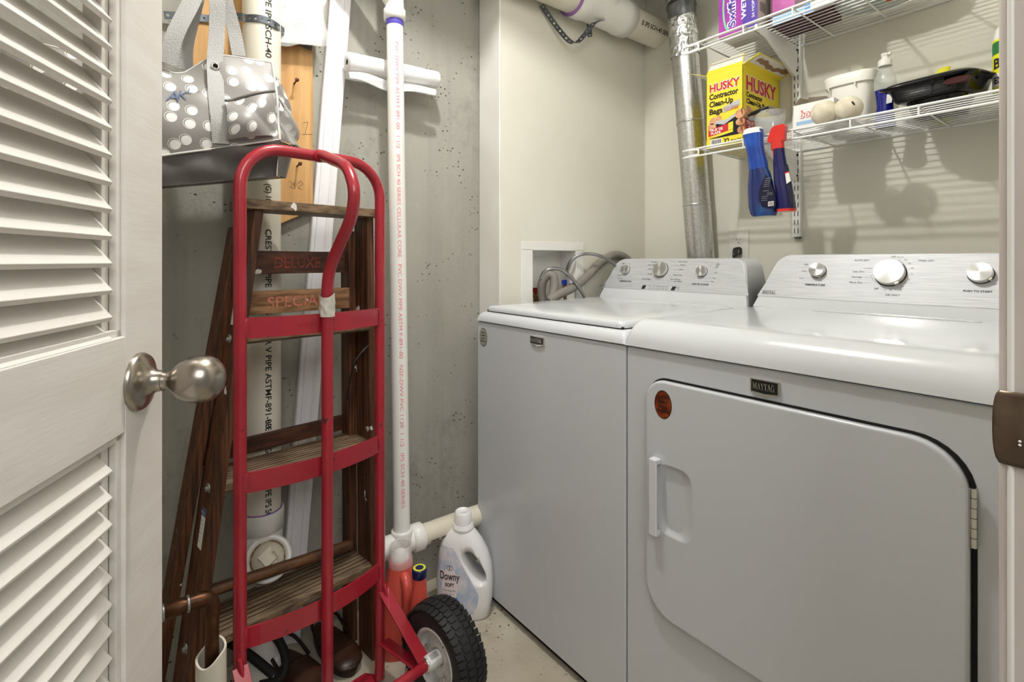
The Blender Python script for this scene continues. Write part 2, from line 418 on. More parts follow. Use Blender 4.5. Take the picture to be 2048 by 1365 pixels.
mb = MB(); mb.lathe(K0, DN, [(.0335, 0), (.0335, .003), (.031, .0065), (.024, .009), (.0165, .013), (.0125, .019), (.0118, .026)], NICKEL, 48)
rose = mb.build('knob_rosette', door)
mb = MB(); mb.lathe(K0+DN*.024, DN, [(.0105, 0), (.0108, .002), (.0095, .005), (.0098, .009), (.0145, .013), (.0218, .020), (.0262, .029), (.0280, .039), (.0270, .049), (.0232, .057), (.0165, .063), (.008, .0665), (0, .067)], NICKEL, 48)
mb.build('door_handle', door)

# ------------------------------------------------------------------ washer and dryer
YF = .9226; ZS = .8785
def solve_x(px, y=YF): return ony(px, HY, y).x
WX0, WX1 = solve_x(955), solve_x(1251); DX0, DX1 = solve_x(1253.5), solve_x(1996)+.012
CY0, CYT, ZC0, ZCT = 1.487, .060, .946, 1.080      # console foot y, tilt, bottom z, top z
def console(root, x0, x1, i, zt, ext=.01):
    """backsplash: leaning face with rounded upper corners, brushed panel let into it"""
    wd = x1-x0; hgt = zt-ZC0; a = X_; up = V((0, CYT, hgt)).normalized(); L = V((0, CYT, hgt)).length
    def outl(ins, bot, top, r, n=9):
        p = [(ins, bot), (wd-ins, bot)]
        for sgn, cx in ((1, wd-i-ins), (-1, i+ins)):
            base = [PI*.08, PI/2] if sgn > 0 else [PI/2, PI-.08*PI]
            for k in range(n+1):
                t = base[0]+(base[1]-base[0])*k/n
                p.append((cx-sgn*r+r*math.cos(t), L-top-r+r*math.sin(t)))
        return p
    o = V((x0, CY0, ZC0)); nn = a.cross(up)
    mb = MB(); prof = outl(0, -ext, 0, .045)
    fr = [o+a*x+up*y for x, y in prof]; bk = [V((p.x, CY0+.135+(p.z-ZC0)*.15, p.z)) for p in fr]
    e = .006; fr1 = [o+nn*0+a*(wd/2+(x-wd/2)*(1-.012))+up*(.001+(y-.001)*(1-.025)) for x, y in prof]
    fr0 = [p-nn*e for p in fr]; n = len(fr)
    for A, B in ((fr1, fr0), (fr0, bk)): mb.add(A+B, [(j, n+j, n+(j+1) % n, (j+1) % n) for j in range(n)], ENAMEL, True)
    mb.quad(fr1, ENAMEL); mb.quad(bk[::-1], ENAMEL)
    con = mb.build('console', root)
    mb = MB(); pr = outl(.010, .022, .005, .040); P = [o+a*x+up*y+nn*.0008 for x, y in pr]; mb.quad(P, PANEL)
    return con, mb, o, nn, up
def knob(con, P, nn, up, r, h, ang, flat=True):
    mb = MB(); mb.lathe(P, nn, [(r*1.06, 0), (r*1.06, .0012), (r*.98, .0016)], BLACK, 36)
    mb.lathe(P+nn*.0015, nn, [(r, 0), (r, h-.002), (r*.965, h), ], CHROME, 48, cap=False)
    # concentric turned face
    e1 = up; e2 = nn.cross(up); Pc = P+nn*(.0015+h)
    for k in range(4):
        mb.grid(lambda u, v, k=k: Pc+(e1*math.cos(PI/2*(k+u))+e2*math.sin(PI/2*(k+u)))*(r*.965*(1-v*.995)), 14, 6, TURNED, uvs=lambda u, v, k=k: (k/4+u/4, v))
    rt = X_*math.cos(ang)+up*math.sin(ang); sd = nn.cross(rt)
    mb.obox(P+rt*r*.98+nn*(h*.45+.0015), rt*r*.16, sd*r*.14, nn*h*.42, CHROME)
    return mb.build('knob', con)
def turned():
    m = mat('turned_aluminium', rgb(176, 176, 174), .36, 1); nt = m.node_tree; b = nt.nodes['Principled BSDF']
    b.inputs['Anisotropic'].default_value = .8
    t = nt.nodes.new('ShaderNodeTangent'); t.direction_type = 'UV_MAP'; t.uv_map = 'UVMap'; nt.links.new(t.outputs[0], b.inputs['Tangent'])
    return m
TURNED = turned()
badge_black = mat('badge_black', rgb(12, 12, 16), .12, coat=.5)
def badge(root, pxl, pyt, wdt, hg):
    P = ony(pxl, pyt, YF); mb = MB(); y = YF-.0005
    x0, z1 = P.x, P.z; x1, z0 = x0+wdt, z1-hg
    mb.prism([(x0, y, z0), (x0+wdt*.5, y, z0-hg*.32), (x1, y, z0-hg*.02), (x1, y, z1), (x0, y, z1)], (0, -.004, 0), CHROME)
    q = y-.0042; e = .0018
    mb.quad([(x0+e, q, z0+e*.6), (x0+wdt*.5, q, z0-.001), (x1-e*1.6, q, z0+e*.6), (x1-e*1.6, q, z1-e), (x0+e, q, z1-e)], badge_black)
    serif(mb, 'MAYTAG', (x0+wdt*.10, q-.0004, z0+hg*.24), X_, UP, hg*.5, CHROME, wdt*.76)
    return mb.build('badge', root)
def sticker(parent, px, py, rx, rz, cm, im, name='sticker', y=YF):
    P = ony(px, py, y-.0012); mb = MB()
    mb.quad([P+V((rx*math.cos(t), 0, rz*math.sin(t))) for t in [2*PI*k/40 for k in range(40)]], im)
    mb.quad([P+V((rx*.94*math.cos(t), -.0003, rz*.94*math.sin(t))) for t in [2*PI*k/40 for k in range(40)]], cm)
    for k, (s_, h_) in enumerate((('MONITOR', .0036), ('EQUIPMENT', .0036), ('SERVICE', .0036), ('800-406-3391', .0042))):
        mb.text(s_, P+V((0, -.0005, rz*(.48-.32*k)-.002)), X_, UP, h_*rz/.021, im, align='C', bold=.02, width=rx*(1.0, 1.2, 1.0, 1.35)[k])
    o = mb.build(name, parent); return o

def cab(root, x0, x1, split):
    mb = MB()
    mb.box((x0, YF, .026), (x1, 1.56, ZS-.003), ENAMELF)
    c = mb.build('cabinet', root, bev=.004)
    mb = MB(); mb.box((x0+.012, YF+.02, 0), (x1-.012, 1.52, .03), DARK); mb.build('base', root)
    mb = MB(); mb.box((x0+.004, YF+.006, ZS-.005), (x1-.004, 1.55, ZS+.002), DARK); mb.build('seam_gasket', root)
    return c
def smoothstep(t): t = max(0, min(1, t)); return t*t*(3-2*t)

# washer -------------------------------------------------
root = thing('washing_machine', 'white top-loading washer with lid, left of the dryer against the cream wall', 'washing machine', ((WX0+WX1)/2, YF+.3, 0))
washer = root; cab(root, WX0, WX1, False)
def deck(x0, x1, y0, y1, zb, zt, rx, ry, crown=0):
    """a top whose front and side edges roll over"""
    def fn(u, v):
        # u across x, v from front to back
        xs = [0, 0, .1, .3, .6, 1]
        def edge(t, r, span):  # returns (offset, drop)
            return None
        return (0, 0, 0)
    mb = MB(); nx, ny = 40, 40
    def prof(s_, L, r):  # arc length param to (pos, drop)
        arc = r*PI/2
        if s_ < arc: a = s_/r; return r*(1-math.cos(a)), r*(1-math.sin(a))
        return r+(s_-arc), 0
    Lx = x1-x0; Lx2 = 2*(rx*PI/2)+Lx-2*rx; Ly2 = ry*PI/2+(y1-y0)-ry
    def knots(L, r, both):
        arc = r*PI/2; k = [arc*i/7 for i in range(8)]
        mid = L-arc*(2 if both else 1); k += [arc+mid*i/10 for i in range(1, 11)]
        if both: k += [L-arc+arc*i/7 for i in range(1, 8)]
        return k
    kx, ky = knots(Lx2, rx, True), knots(Ly2, ry, False)
    V_ = []; 
    for sx in kx:
        if sx <= Lx2/2: px_, dx_ = prof(sx, Lx, rx); X = x0+px_
        else: px_, dx_ = prof(Lx2-sx, Lx, rx); X = x1-px_
        for sy in ky:
            py_, dy_ = prof(sy, 0, ry); Y = y0+py_
            hgt = (zt-zb)
            fx = 1-dx_/rx if rx else 1; fy = 1-dy_/ry
            q = 1-math.sqrt(min(1, (1-fx)**2+(1-fy)**2))
            c = crown*math.sin(PI*(X-x0)/Lx)**.6*min(1, (Y-y0)/(y1-y0)*1.0) if crown else 0
            V_.append((X, Y, zb+hgt*max(q, 0)+c*(1 if q > .98 else q)))
    ny_ = len(ky)
    mb.add(V_, [(i*ny_+j, (i+1)*ny_+j, (i+1)*ny_+j+1, i*ny_+j+1) for i in range(len(kx)-1) for j in range(ny_-1)], ENAMEL, True)
    # underside skirt closing
    b_ = [(x0, y0, zb), (x1, y0, zb), (x1, y1, zb), (x0, y1, zb)]
    mb.quad(b_[::-1], ENAMEL)
    back = [V_[i*ny_+ny_-1] for i in range(len(kx))]
    mb.quad([(x1, y1, zb)]+back[::-1]+[(x0, y1, zb)], ENAMEL)
    return mb
mb = deck(WX0-.001, WX1+.001, YF-.004, 1.60, ZS, .9085, .022, .026); mb.build('deck', root)
# lid
lx0, lx1, ly0, ly1, lz = WX0+.026, WX1-.020, .938, 1.468, .9150
out = rrect(lx1-lx0, ly1-ly0, (.018, .018, .05, .05)); mb = MB(); n = len(out)
rings = [(0, 0, .004), (0, 0, .0), (.0015, .009, 0), (.008, .0115, 0), (.06, .0155, 0), (.14, .019, 0), (.22, .0205, 0), (.27, .0208, 0)]
cx, cy = (lx0+lx1)/2, (ly0+ly1)/2; hw, hh_ = (lx1-lx0)/2, (ly1-ly0)/2; vs_ = []
for ins, dz, neg in rings:
    for x, y in out:
        X = cx+(lx0+x-cx)*max(0.02, (hw-ins))/hw; Y = cy+(ly0+y-cy)*max(.02, (hh_-ins))/hh_
        vs_.append((X, Y, lz-neg+dz+.008*(Y-ly0)/(ly1-ly0)))
k = len(rings)
mb.add(vs_, [(i*n+j, i*n+(j+1) % n, (i+1)*n+(j+1) % n, (i+1)*n+j) for i in range(k-1) for j in range(n)], ENAMEL, True)
mb.quad(vs_[-n:], ENAMEL); mb.quad(vs_[:n][::-1], DARK); mb.build('lid', root)
mb = MB(); mb.box((lx0+.003, ly0+.003, .9070), (lx1-.003, ly1-.01, .9140), DARK); mb.build('lid_gasket', root)
con, pm, o, nn, up = console(root, WX0+.006, WX1+.002, .036, ZCT, .036)
def pt(s, px, py, hpx, m=INK, al='L', bold=0, width=None, shear=0):
    P = onp(px, py, o+nn*.0009, nn); D = (P-EYE).dot(F_); pm.text(s, P, X_, up, hpx*D/FX, m, align=al, bold=bold, lift=.0004, shear=shear)
P = onp(1198, 574, o+nn*.0009, nn); serif(pm, 'MAYTAG', P, X_, up, .0098, INK, .030, lift=.0005, shear=.12)
for s_, x_, y_ in (('Normal', 1301, 525.5), ('Bulky Items', 1299, 531.5), ('Delicates', 1296, 540), ('Casuals', 1293, 549.5), ('Drain & Spin', 1289, 560)): pt(s_, x_+12, y_, 3.0, al='R')
for s_, x_, y_ in (('Quick Wash', 1356, 525), ('Whites', 1360, 531.5), ('Colors', 1357, 540.5), ('Heavy Duty', 1347, 551.5), ('Clean Washer', 1340, 560), ('with affresh', 1347, 564)): pt(s_, x_, y_, 3.0)
pt('TEMPERATURE', 1250, 564.5, 3.4, al='C', bold=.02); pt('DEEP FILL & RINSE', 1400, 570.5, 3.4, al='C', bold=.02)
for s_, x_, y_ in (('Hot', 1250, 528.5), ('Warm', 1249, 534.5), ('Cool', 1244, 543), ('Cold', 1242, 552.5), ('Tap Cold', 1246, 558.5)): pt(s_, x_-1, y_, 2.6, al='R')
for s_, x_, y_ in (('Auto', 1433, 529), ('with', 1432, 532), ('Deep', 1430, 535.5), ('Max', 1429, 546.5), ('Rinse', 1425, 558), ('Max', 1422, 564.5)): pt(s_, x_, y_, 2.6)
def pline(x0, y0, x1, y1, t=.0005, m=INK):
    a, b = onp(x0, y0, o+nn*.0013, nn), onp(x1, y1, o+nn*.0013, nn); sd = (b-a).normalized().cross(nn)*t/2
    pm.quad([a-sd, b-sd, b+sd, a+sd], m)
for x0, y0, x1, y1 in ((1312, 524, 1322, 523), (1311, 530, 1318, 530), (1341, 523.5, 1353, 524.5), (1345, 531, 1357, 531), (1348, 539, 1355, 539.5), (1311, 560, 1319, 560.5), (1253, 527.5, 1261, 528.5), (1408, 525.5, 1432, 526.5), (1415, 531, 1425, 532), (1424, 537, 1434, 537.5), (1416, 556.5, 1424, 557), (1408, 563, 1420, 564)): pline(x0, y0, x1, y1, .0004)
def pquad(cx_, cy_, w_, h_, sk, m, lf=.0006):
    P = onp(cx_, cy_, o+nn*.0009, nn); a = X_*w_/2; b = up*h_/2+X_*sk
    pm.quad([P-a-b+nn*lf, P+a-b+nn*lf, P+a+b+nn*lf, P-a+b+nn*lf], m)
pquad(1287.5, 574.5, .0145, .0145, .0022, INK); pquad(1347, 577.5, .0150, .0145, .0022, INK)
pt('\u2609' if False else 'O', 1287.5, 577, 4.5, WHITE, 'C'); pt('>||', 1347, 580, 4, WHITE, 'C')
pt('Start', 1353.5, 576, 2.2); pt('Pause', 1353.5, 579, 2.2)
for k, (s_, x_) in enumerate((('Sense', 1299.5), ('Fill', 1307), ('Wash', 1313.5), ('Rinse', 1320), ('Spin', 1327), ('Done', 1334))):
    pt(s_, x_, 572.6+.35*k, 2.0, al='C'); pquad(x_-1, 577.8+.35*k, .003, .0018, .0003, INK)
pline(1297, 575.3, 1336, 577.2, .0003)
pm.build('control_panel', con)
knob(con, onp(1253, 541, o, nn), nn, up, .0165, .013, -1.9); knob(con, onp(1323, 541, o, nn), nn, up, .0265, .015, -2.3); knob(con, onp(1405, 544.5, o, nn), nn, up, .0175, .013, -2.0)
badge(root, 1063, 671, .0575, .021)
STK = mat('silver_sticker', rgb(176, 170, 158), .4, .3); STKR = mat('copper_foil_sticker', rgb(176, 84, 44), .3, .6, var=rgb(120, 50, 34), vscale=(60, 60, 60))
sticker(root, 966.5, 674.5, .0205, .0285, STK, INK)

# dryer ---------------------------------------------------
root = thing('clothes_dryer', 'white front-loading dryer with rounded door, right of the washer', 'clothes dryer', ((DX0+DX1)/2, YF+.3, 0))
dryer = root; c_ = cab(root, DX0, DX1, False)
mb = deck(DX0-.001, DX1+.001, YF-.006, 1.60, ZS, .938, .026, .050); mb.build('top_panel', root)
mb = MB(); mb.box((DX0+.18, 1.452, .9375), (DX1-.12, 1.474, .9405), ENAMEL); mb.build('lint_screen_cover', root, bev=.001)
con, pm, o, nn, up = console(root, DX0+.004, DX1-.004, .040, ZCT+.010, .0095)
P = onp(1524, 588, o+nn*.0009, nn); serif(pm, 'MAYTAG', P, X_, up, .0110, INK, .0375, lift=.0005, shear=.06)
pt('TEMPERATURE', 1629, 572, 4.2, al='C', bold=.025)
for s_, x_, y_ in (('High', 1616, 530.5), ('Med', 1612, 544), ('Low', 1607, 558)): pt(s_, x_, y_, 3.4, al='R')
pt('AUTO DRY', 1724, 523, 3.8, al='C'); pt('TIMED DRY', 1852, 523.5, 3.8, al='C')
pt('Less Dry', 1729, 545.5, 4.2, al='R'); pt('Normal', 1723, 556.5, 4.2, al='R'); pt('More Dry', 1724.5, 567.5, 4.2, al='R'); pt('Cool Down', 1744, 538, 2.2, al='R')
pt('Off', 1752, 579.5, 4.0, al='C'); pt('AIR ONLY', 1785, 592.5, 4.0, al='C'); pt('OFF', 1787, 515.5, 3.6, al='C'); pt('70 min', 1801, 516, 3, al='C', m=INKG)
for s_, x_, y_ in (('60', 1811, 521.5), ('50', 1819, 528.5), ('40', 1824, 538), ('30', 1823.5, 550), ('20', 1818, 561), ('10', 1770, 582), ('20', 1781, 582.5), ('30 min', 1796, 581), ('Off', 1804, 575)): pt(s_, x_, y_, 3.2, al='C', m=INKG)
pt('PUSH TO START', 1955, 585, 4.4, al='C', bold=.02)
for k in range(22):
    a0 = -1.05+k*.1; 
def parc(cx_, cy_, r, a0, a1, n=18, t=.0006):
    C_ = onp(cx_, cy_, o+nn*.0013, nn)
    for k in range(n):
        u0, u1 = a0+(a1-a0)*k/n, a0+(a1-a0)*(k+1)/n
        q = [C_+(X_*math.cos(u)+up*math.sin(u))*rr for u, rr in ((u0, r-t/2), (u1, r-t/2), (u1, r+t/2), (u0, r+t/2))]
        pm.quad(q[::-1], INK)
parc(1776, 544, .0368, -.75, 1.1); parc(1776, 544, .0368, 3.4, 4.1); parc(1955, 547, .027, -.5, .8, t=.0005)
for x0, y0, x1, y1 in ((1730, 544, 1741, 544.5), (1725, 555, 1741, 555), (1726, 566.5, 1743, 566.5), (1609, 557, 1619, 557.3), (1613, 543, 1616, 543), (1806, 566, 1826, 566.5), (1987, 562, 1996, 562)): pline(x0, y0, x1, y1, .0004, INKG)
pm.build('control_panel', con)
knob(con, onp(1637, 543, o, nn), nn, up, .0195, .016, -1.2) ; knob(con, onp(1781, 548, o, nn), nn, up, .0325, .017, -1.0); knob(con, onp(1962, 549, o, nn), nn, up, .0225, .016, -.7)
badge(root, 1503, 755, .0520, .024)
# door
dx0, dx1, dz0, dz1 = ony(1299, 900, YF).x, ony(1943, 900, YF).x, .318, .8165
mb = MB(); slab(mb, rrect(dx1-dx0+.0075, dz1-dz0+.0055, (.066, .066, .070, .046)), (dx0-.0012, YF-.0002, dz0-.0012), X_, UP, (0, -.0012, 0), DARK)
mb.build('door_seal', root)
mb = MB(); slab(mb, rrect(dx1-dx0, dz1-dz0, (.065, .065, .068, .044), 10), (dx0, YF-.001, dz0), X_, UP, (0, -.013, 0), ENAMELF, .005)
ddoor = mb.build('door', root)
hx0 = dx0+.020; hz0, hz1 = ony(1334, 1072, YF-.014).z, ony(1334, 930, YF-.014).z
cx0, cx1 = hx0+.006, ony(1386, 1000, YF-.014).x
cut = MB(); yc = YF-.014
cut.loft([((.5*(cx0+cx1), yc-.006, (hz0+hz1)/2), ((cx1-cx0)/2, 0, 0), (0, 0, (hz1-hz0)/2), 4), ((.5*(cx0+cx1), yc, (hz0+hz1)/2), ((cx1-cx0)/2, 0, 0), (0, 0, (hz1-hz0)/2), 4),
          ((.5*(cx0+cx1)-.002, yc+.005, (hz0+hz1)/2), ((cx1-cx0)/2*.85, 0, 0), (0, 0, (hz1-hz0)/2*.94), 3.4), ((.5*(cx0+cx1)-.004, yc+.0085, (hz0+hz1)/2), ((cx1-cx0)/2*.62, 0, 0), (0, 0, (hz1-hz0)/2*.85), 3)], ENAMELF, 36)
carve(ddoor, cut)
mb = MB(); hh2 = hz1+.010
mb.box((hx0, yc-.017, hz0-.006), (hx0+.020, yc-.011, hz1+.008), ENAMEL)
for z0, z1 in ((hz1-.004, hz1+.008), (hz0-.006, hz0+.006)): mb.box((hx0, yc-.014, z0), (hx0+.020, yc+.001, z1), ENAMEL)
mb.build('handle', ddoor, bev=.0035, segs=4)
s_ = sticker(ddoor, 1326, 810, .0215, .0300, STKR, INK, y=YF-.013); s_['label'] = 'copper round sticker'
mb = MB(); hx = dx1+.0035; z0, z1 = ony(1944, 1096, YF-.012).z, ony(1944, 976, YF-.012).z; n = 6
for k in range(n):
    a, b = z0+(z1-z0)*k/n, z0+(z1-z0)*(k+1)/n-.0008; mb.tube([(hx, YF-.010, a), (hx, YF-.010, b)], .0042, CHROME, 16)
mb.build('hinge', ddoor)

# ------------------------------------------------------------------ washer supply box in the wall, valves and hoses
BOXW = mat('supply_box_plastic', rgb(232, 231, 226), .45)
yo0, yo1, zo1 = onx(1041.5, 500, XD).y, onx(1166, 500, XD).y, onx(1041.5, 482.5, XD).z
root = thing('supply_box', 'white recessed washer outlet box set in the cream wall behind the washer', 'outlet box', (XD, (b0+b1)/2, bb))
mb = MB(); t = .004
for a, b in (((XD, yo0, bt-.004), (XD+t, yo1, zo1)), ((XD, yo0, bb-.03), (XD+t, yo1, bb+.004)), ((XD, yo0, bb), (XD+t, b0+.003, bt)), ((XD, b1-.003, bb), (XD+t, yo1, bt))): mb.box(a, b, BOXW)
mb.build('frame', root, bev=.0015)
mb = MB(); xi = XD-.088
for a, b in (((xi-.004, b0, bb), (xi, b1, bt)), ((xi, b0, bb), (XD, b0+.003, bt)), ((xi, b1-.003, bb), (XD, b1, bt)), ((xi, b0, bb), (XD, b1, bb+.003)), ((xi, b0, bt-.003), (XD, b1, bt))): mb.box(a, b, BOXW)
mb.build('inner_tray', root)
BRASS = mat('brass', rgb(168, 132, 78), .3, 1, var=rgb(120, 84, 50), vscale=(60, 60, 60)); BLUEP = mat('blue_handle', rgb(20, 60, 190), .4); REDP = mat('red_handle', rgb(120, 30, 24), .4)
VALVES = []
def valve(px, py, hm, label, turn):
    B = onx(px, py, XD-.055); B.z -= .03
    r = thing('shutoff_valve', label, 'valve', (B.x, B.y, B.z))
    mb = MB(); mb.tube([(B.x, B.y, bb+.004), B+UP*.012], .009, BRASS, 16); mb.lathe(B+UP*.010, UP, [(.011, 0), (.013, .004), (.013, .014), (.010, .018), (.008, .026)], BRASS, 6, smooth=False)
    mb.tube([B+UP*.018, B+V((.018, 0, .018)), B+V((.03, 0.004, .034))], .0085, BRASS, 14); mb.build('body', r)
    mb = MB(); mb.bar(B+V((.006, -.024, .040)), B+V((.006, .016, .040)), .019, .006, UP, hm); mb.tube([B+UP*.02, B+V((.004, 0, .041))], .004, BRASS, 10); mb.build('handle', r, bev=.001)
    return B
vb = valve(1072, 586, REDP, 'brass valve with a dark red handle in the supply box', 0)
vb2 = valve(1131, 570, BLUEP, 'brass valve with a blue handle in the supply box', 1)
def hose(name, label, pts, r, m, cat, ribs=0, ext=None):
    P = smooth_path(pts, 10)
    r0 = thing(name, label, cat, tuple(P[0]))
    mb = MB()
    if ribs:
        Q = []; rr = []
        tot = sum((P[i+1]-P[i]).length for i in range(len(P)-1)); N = int(tot/.0022); d = 0; i = 0; seg = (P[1]-P[0]).length
        for k in range(N):
            s_ = tot*k/N
            while i < len(P)-2 and d+(P[i+1]-P[i]).length < s_: d += (P[i+1]-P[i]).length; i += 1
            u = (s_-d)/max(1e-6, (P[i+1]-P[i]).length); Q.append(P[i].lerp(P[i+1], u)); rr.append(r if k % 2 else r*.93)
        mb.tube(Q, rr, m, 18)
    else: mb.tube(P, r, m, 16)
    mb.build('hose', r0)
    return r0
BRAID = mat('braided_steel', rgb(150, 150, 152), .3, .9, bump=.6, bscale=(300, 300, 300))
HOSEG = mat('grey_hose', rgb(130, 124, 117), .5)
# braided hoses (points by pixel at their own distance from the wall)
a = [onx(1081, 560, XD-.02), onx(1087, 547, XD-.01), onx(1099, 538.5, XD+.004), onx(1120, 539, XD+.02), onx(1138, 551, XD+.035), onx(1152, 567, XD+.045), onx(1168, 592, XD+.05), onx(1174, 612, XD+.05)]
h1 = hose('supply_hose', 'braided steel hose arching from the red valve, lower of the two braided hoses', a, .0068, BRAID, 'hose')
a = [onx(1134, 540, XD-.02), onx(1137, 530, XD-.005), onx(1146, 518, XD+.01), onx(1160, 510, XD+.025), onx(1178, 508, XD+.04), onx(1196, 511, XD+.06), onx(1216, 519, XD+.075), onx(1232, 533, XD+.08)]
h2 = hose('supply_hose', 'braided steel hose arching highest out of the supply box', a, .0062, BRAID, 'hose')
for h_, p0, p1 in ((h1, onx(1079, 566, XD-.03), onx(1083, 556, XD-.016)), (h2, onx(1133, 552, XD-.03), onx(1135, 538, XD-.018))):
    mb = MB(); mb.tube([p0, p1], .0085, CHROME, 14); mb.build('fitting', h_)
a = [onx(1092, 596, XD-.05), onx(1084, 582, XD-.045), onx(1084, 566, XD-.03), onx(1096, 552, XD-.01), onx(1104, 561, XD+.003), onx(1103, 580, XD+.01)]
hr = hose('drain_hose', 'grey corrugated and smooth drain hose looping from the box over the washer console', [onx(1086, 604, XD-.03), onx(1083, 585, XD-.03), onx(1086, 562, XD-.02), onx(1098, 549, XD-.002), onx(1108, 558, XD+.012), onx(1107, 585, XD+.02), onx(1100, 600, XD+.02)], .0170, HOSEG, 'hose', ribs=1)
a = [onx(1097, 604, XD+.034), onx(1118, 589, XD+.034), onx(1140, 579, XD+.030), onx(1160, 566, XD+.026), onx(1180, 547, XD+.022), onx(1196, 530, XD+.019), onx(1213, 517, XD+.018), onx(1230, 510, XD+.018), onx(1248, 514, XD+.022), onx(1262, 530, XD+.03), onx(1266, 560, XD+.03)]
mb = MB(); mb.tube(smooth_path(a, 8), .0165, HOSEG, 18); mb.build('smooth_hose', hr)

# ------------------------------------------------------------------ electrical outlet with plug
root = thing('wall_outlet', 'white duplex outlet plate on the back wall left of the shelf rail', 'electrical outlet', (ony(1479, 491, YB).x, YB, ony(1479, 491, YB).z))
q = ony(1479, 491.5, YB); mb = MB(); hw, hh_ = .0365, .060
slab(mb, rrect(2*hw, 2*hh_, .004), (q.x-hw, YB-.0002, q.z-hh_), X_, UP, (0, -.006, 0), WHITEPAINT, .003); mb.build('cover_plate', root)
for k, dz in enumerate((.0195, -.0195)):
    mb = MB(); y = YB-.0062
    ol = [V((q.x+.017*math.cos(t), y, q.z+dz+max(-.0125, min(.0125, .017*math.sin(t))))) for t in [2*PI*j/40 for j in range(40)]]
    mb.prism(ol[::-1], (0, -.0015, 0), WHITEPAINT); y -= .0017
    for sx, h_ in ((-.006, .0035), (.006, .0028)): mb.quad([(q.x+sx-.0009, y, q.z+dz+.002-h_), (q.x+sx+.0009, y, q.z+dz+.002-h_), (q.x+sx+.0009, y, q.z+dz+.002+h_), (q.x+sx-.0009, y, q.z+dz+.002+h_)], DARK)
    mb.quad([(q.x+.0022*math.cos(t), y, q.z+dz-.0075+.0022*math.sin(t)) for t in [2*PI*j/12 for j in range(12)]], DARK)
    mb.build('receptacle', root)
root = thing('power_cord', 'black plug and cord in the lower socket of the white outlet', 'power cord', (q.x, YB-.008, q.z-.02))
mb = MB(); c = V((q.x, YB-.0085, q.z-.0195))
mb.loft([(c, (.0145, 0, 0), (0, 0, .0145), 3), (c+V((0, -.012, -.002)), (.0155, 0, 0), (0, 0, .014), 3), (c+V((0, -.022, -.01)), (.011, 0, 0), (0, .004, .010), 3), (c+V((0, -.026, -.024)), (.007, 0, 0), (0, .006, .003), 2.5), (c+V((0, -.024, -.036)), (.005, 0, 0), (0, .005, 0), 2)], BLACK, 24)
mb.build('plug', root)
mb = MB(); mb.tube(smooth_path([c+V((0, -.024, -.034)), c+V((0, -.02, -.07)), c+V((.004, -.012, -.14)), c+V((.01, -.01, -.3))], 6), .0038, BLACK, 10); mb.build('cord', root)
# ------------------------------------------------------------------ overhead drain pipe along the cream wall
def pipe_text(mb, body, p0, along, radial, r, h, m, bold=.02):
    """letters wrapped on a pipe: along = reading direction, radial = outward direction at the text's middle"""
    al = V(along).normalized(); ra = V(radial).normalized(); up = ra.cross(al)
    def tf(a, b):
        t = (b-h/2)/r; return V(p0)+al*a+(ra*math.cos(t)+up*math.sin(t))*(r+.0009)
    return mb.text(body, (0, 0, 0), al, up, h, m, tf=tf, bold=bold)
DP = V((-1.3345, 0, 2.034)); DR = .0575
root = thing('drain_pipe', 'large cream plastic waste pipe with wye fitting running under the ceiling into the back wall', 'pipe', (DP.x, .9, DP.z-DR))
mb = MB(); mb.tube([DP+Y_*.95, DP+Y_*(YB-.001)], DR, PVC, 40)
pipe_text(mb, 'IPE IPS SCH-40 SERIES', DP+Y_*1.10, (0, 1, 0), (.75, -.2, -.35), DR, .017, INKG)
pipe_text(mb, 'E IPS SCH-40 SERIES', DP+Y_*1.655, (0, 1, 0), (.8, -.1, -.28), DR, .017, INK)
mb.build('straight_pipe', root)
mb = MB(); PURPLE = mat('pipe_primer', rgb(150, 110, 170), .5)
mb.lathe(DP+Y_*1.315, Y_, [(DR+.001, 0), (DR+.012, .002), (DR+.012, .055), (DR+.008, .07), (DR+.008, .23), (DR+.012, .245), (DR+.012, .30), (DR+.001, .302)], PVCW, 44)
mb.tube([DP+Y_*1.48, DP+V((.06, -.055, .075))+Y_*1.48, DP+V((.085, -.075, .11))+Y_*1.48], .058, PVCW, 32)
mb.lathe(DP+Y_*1.312, Y_, [(DR+.0005, 0), (DR+.0125, .0022), (DR+.0125, .004), (DR+.0005, .006)], PURPLE, 44)
mb.build('wye_fitting', root)
STRAPM = mat('perforated_strap', rgb(92, 96, 102), .45, .7)
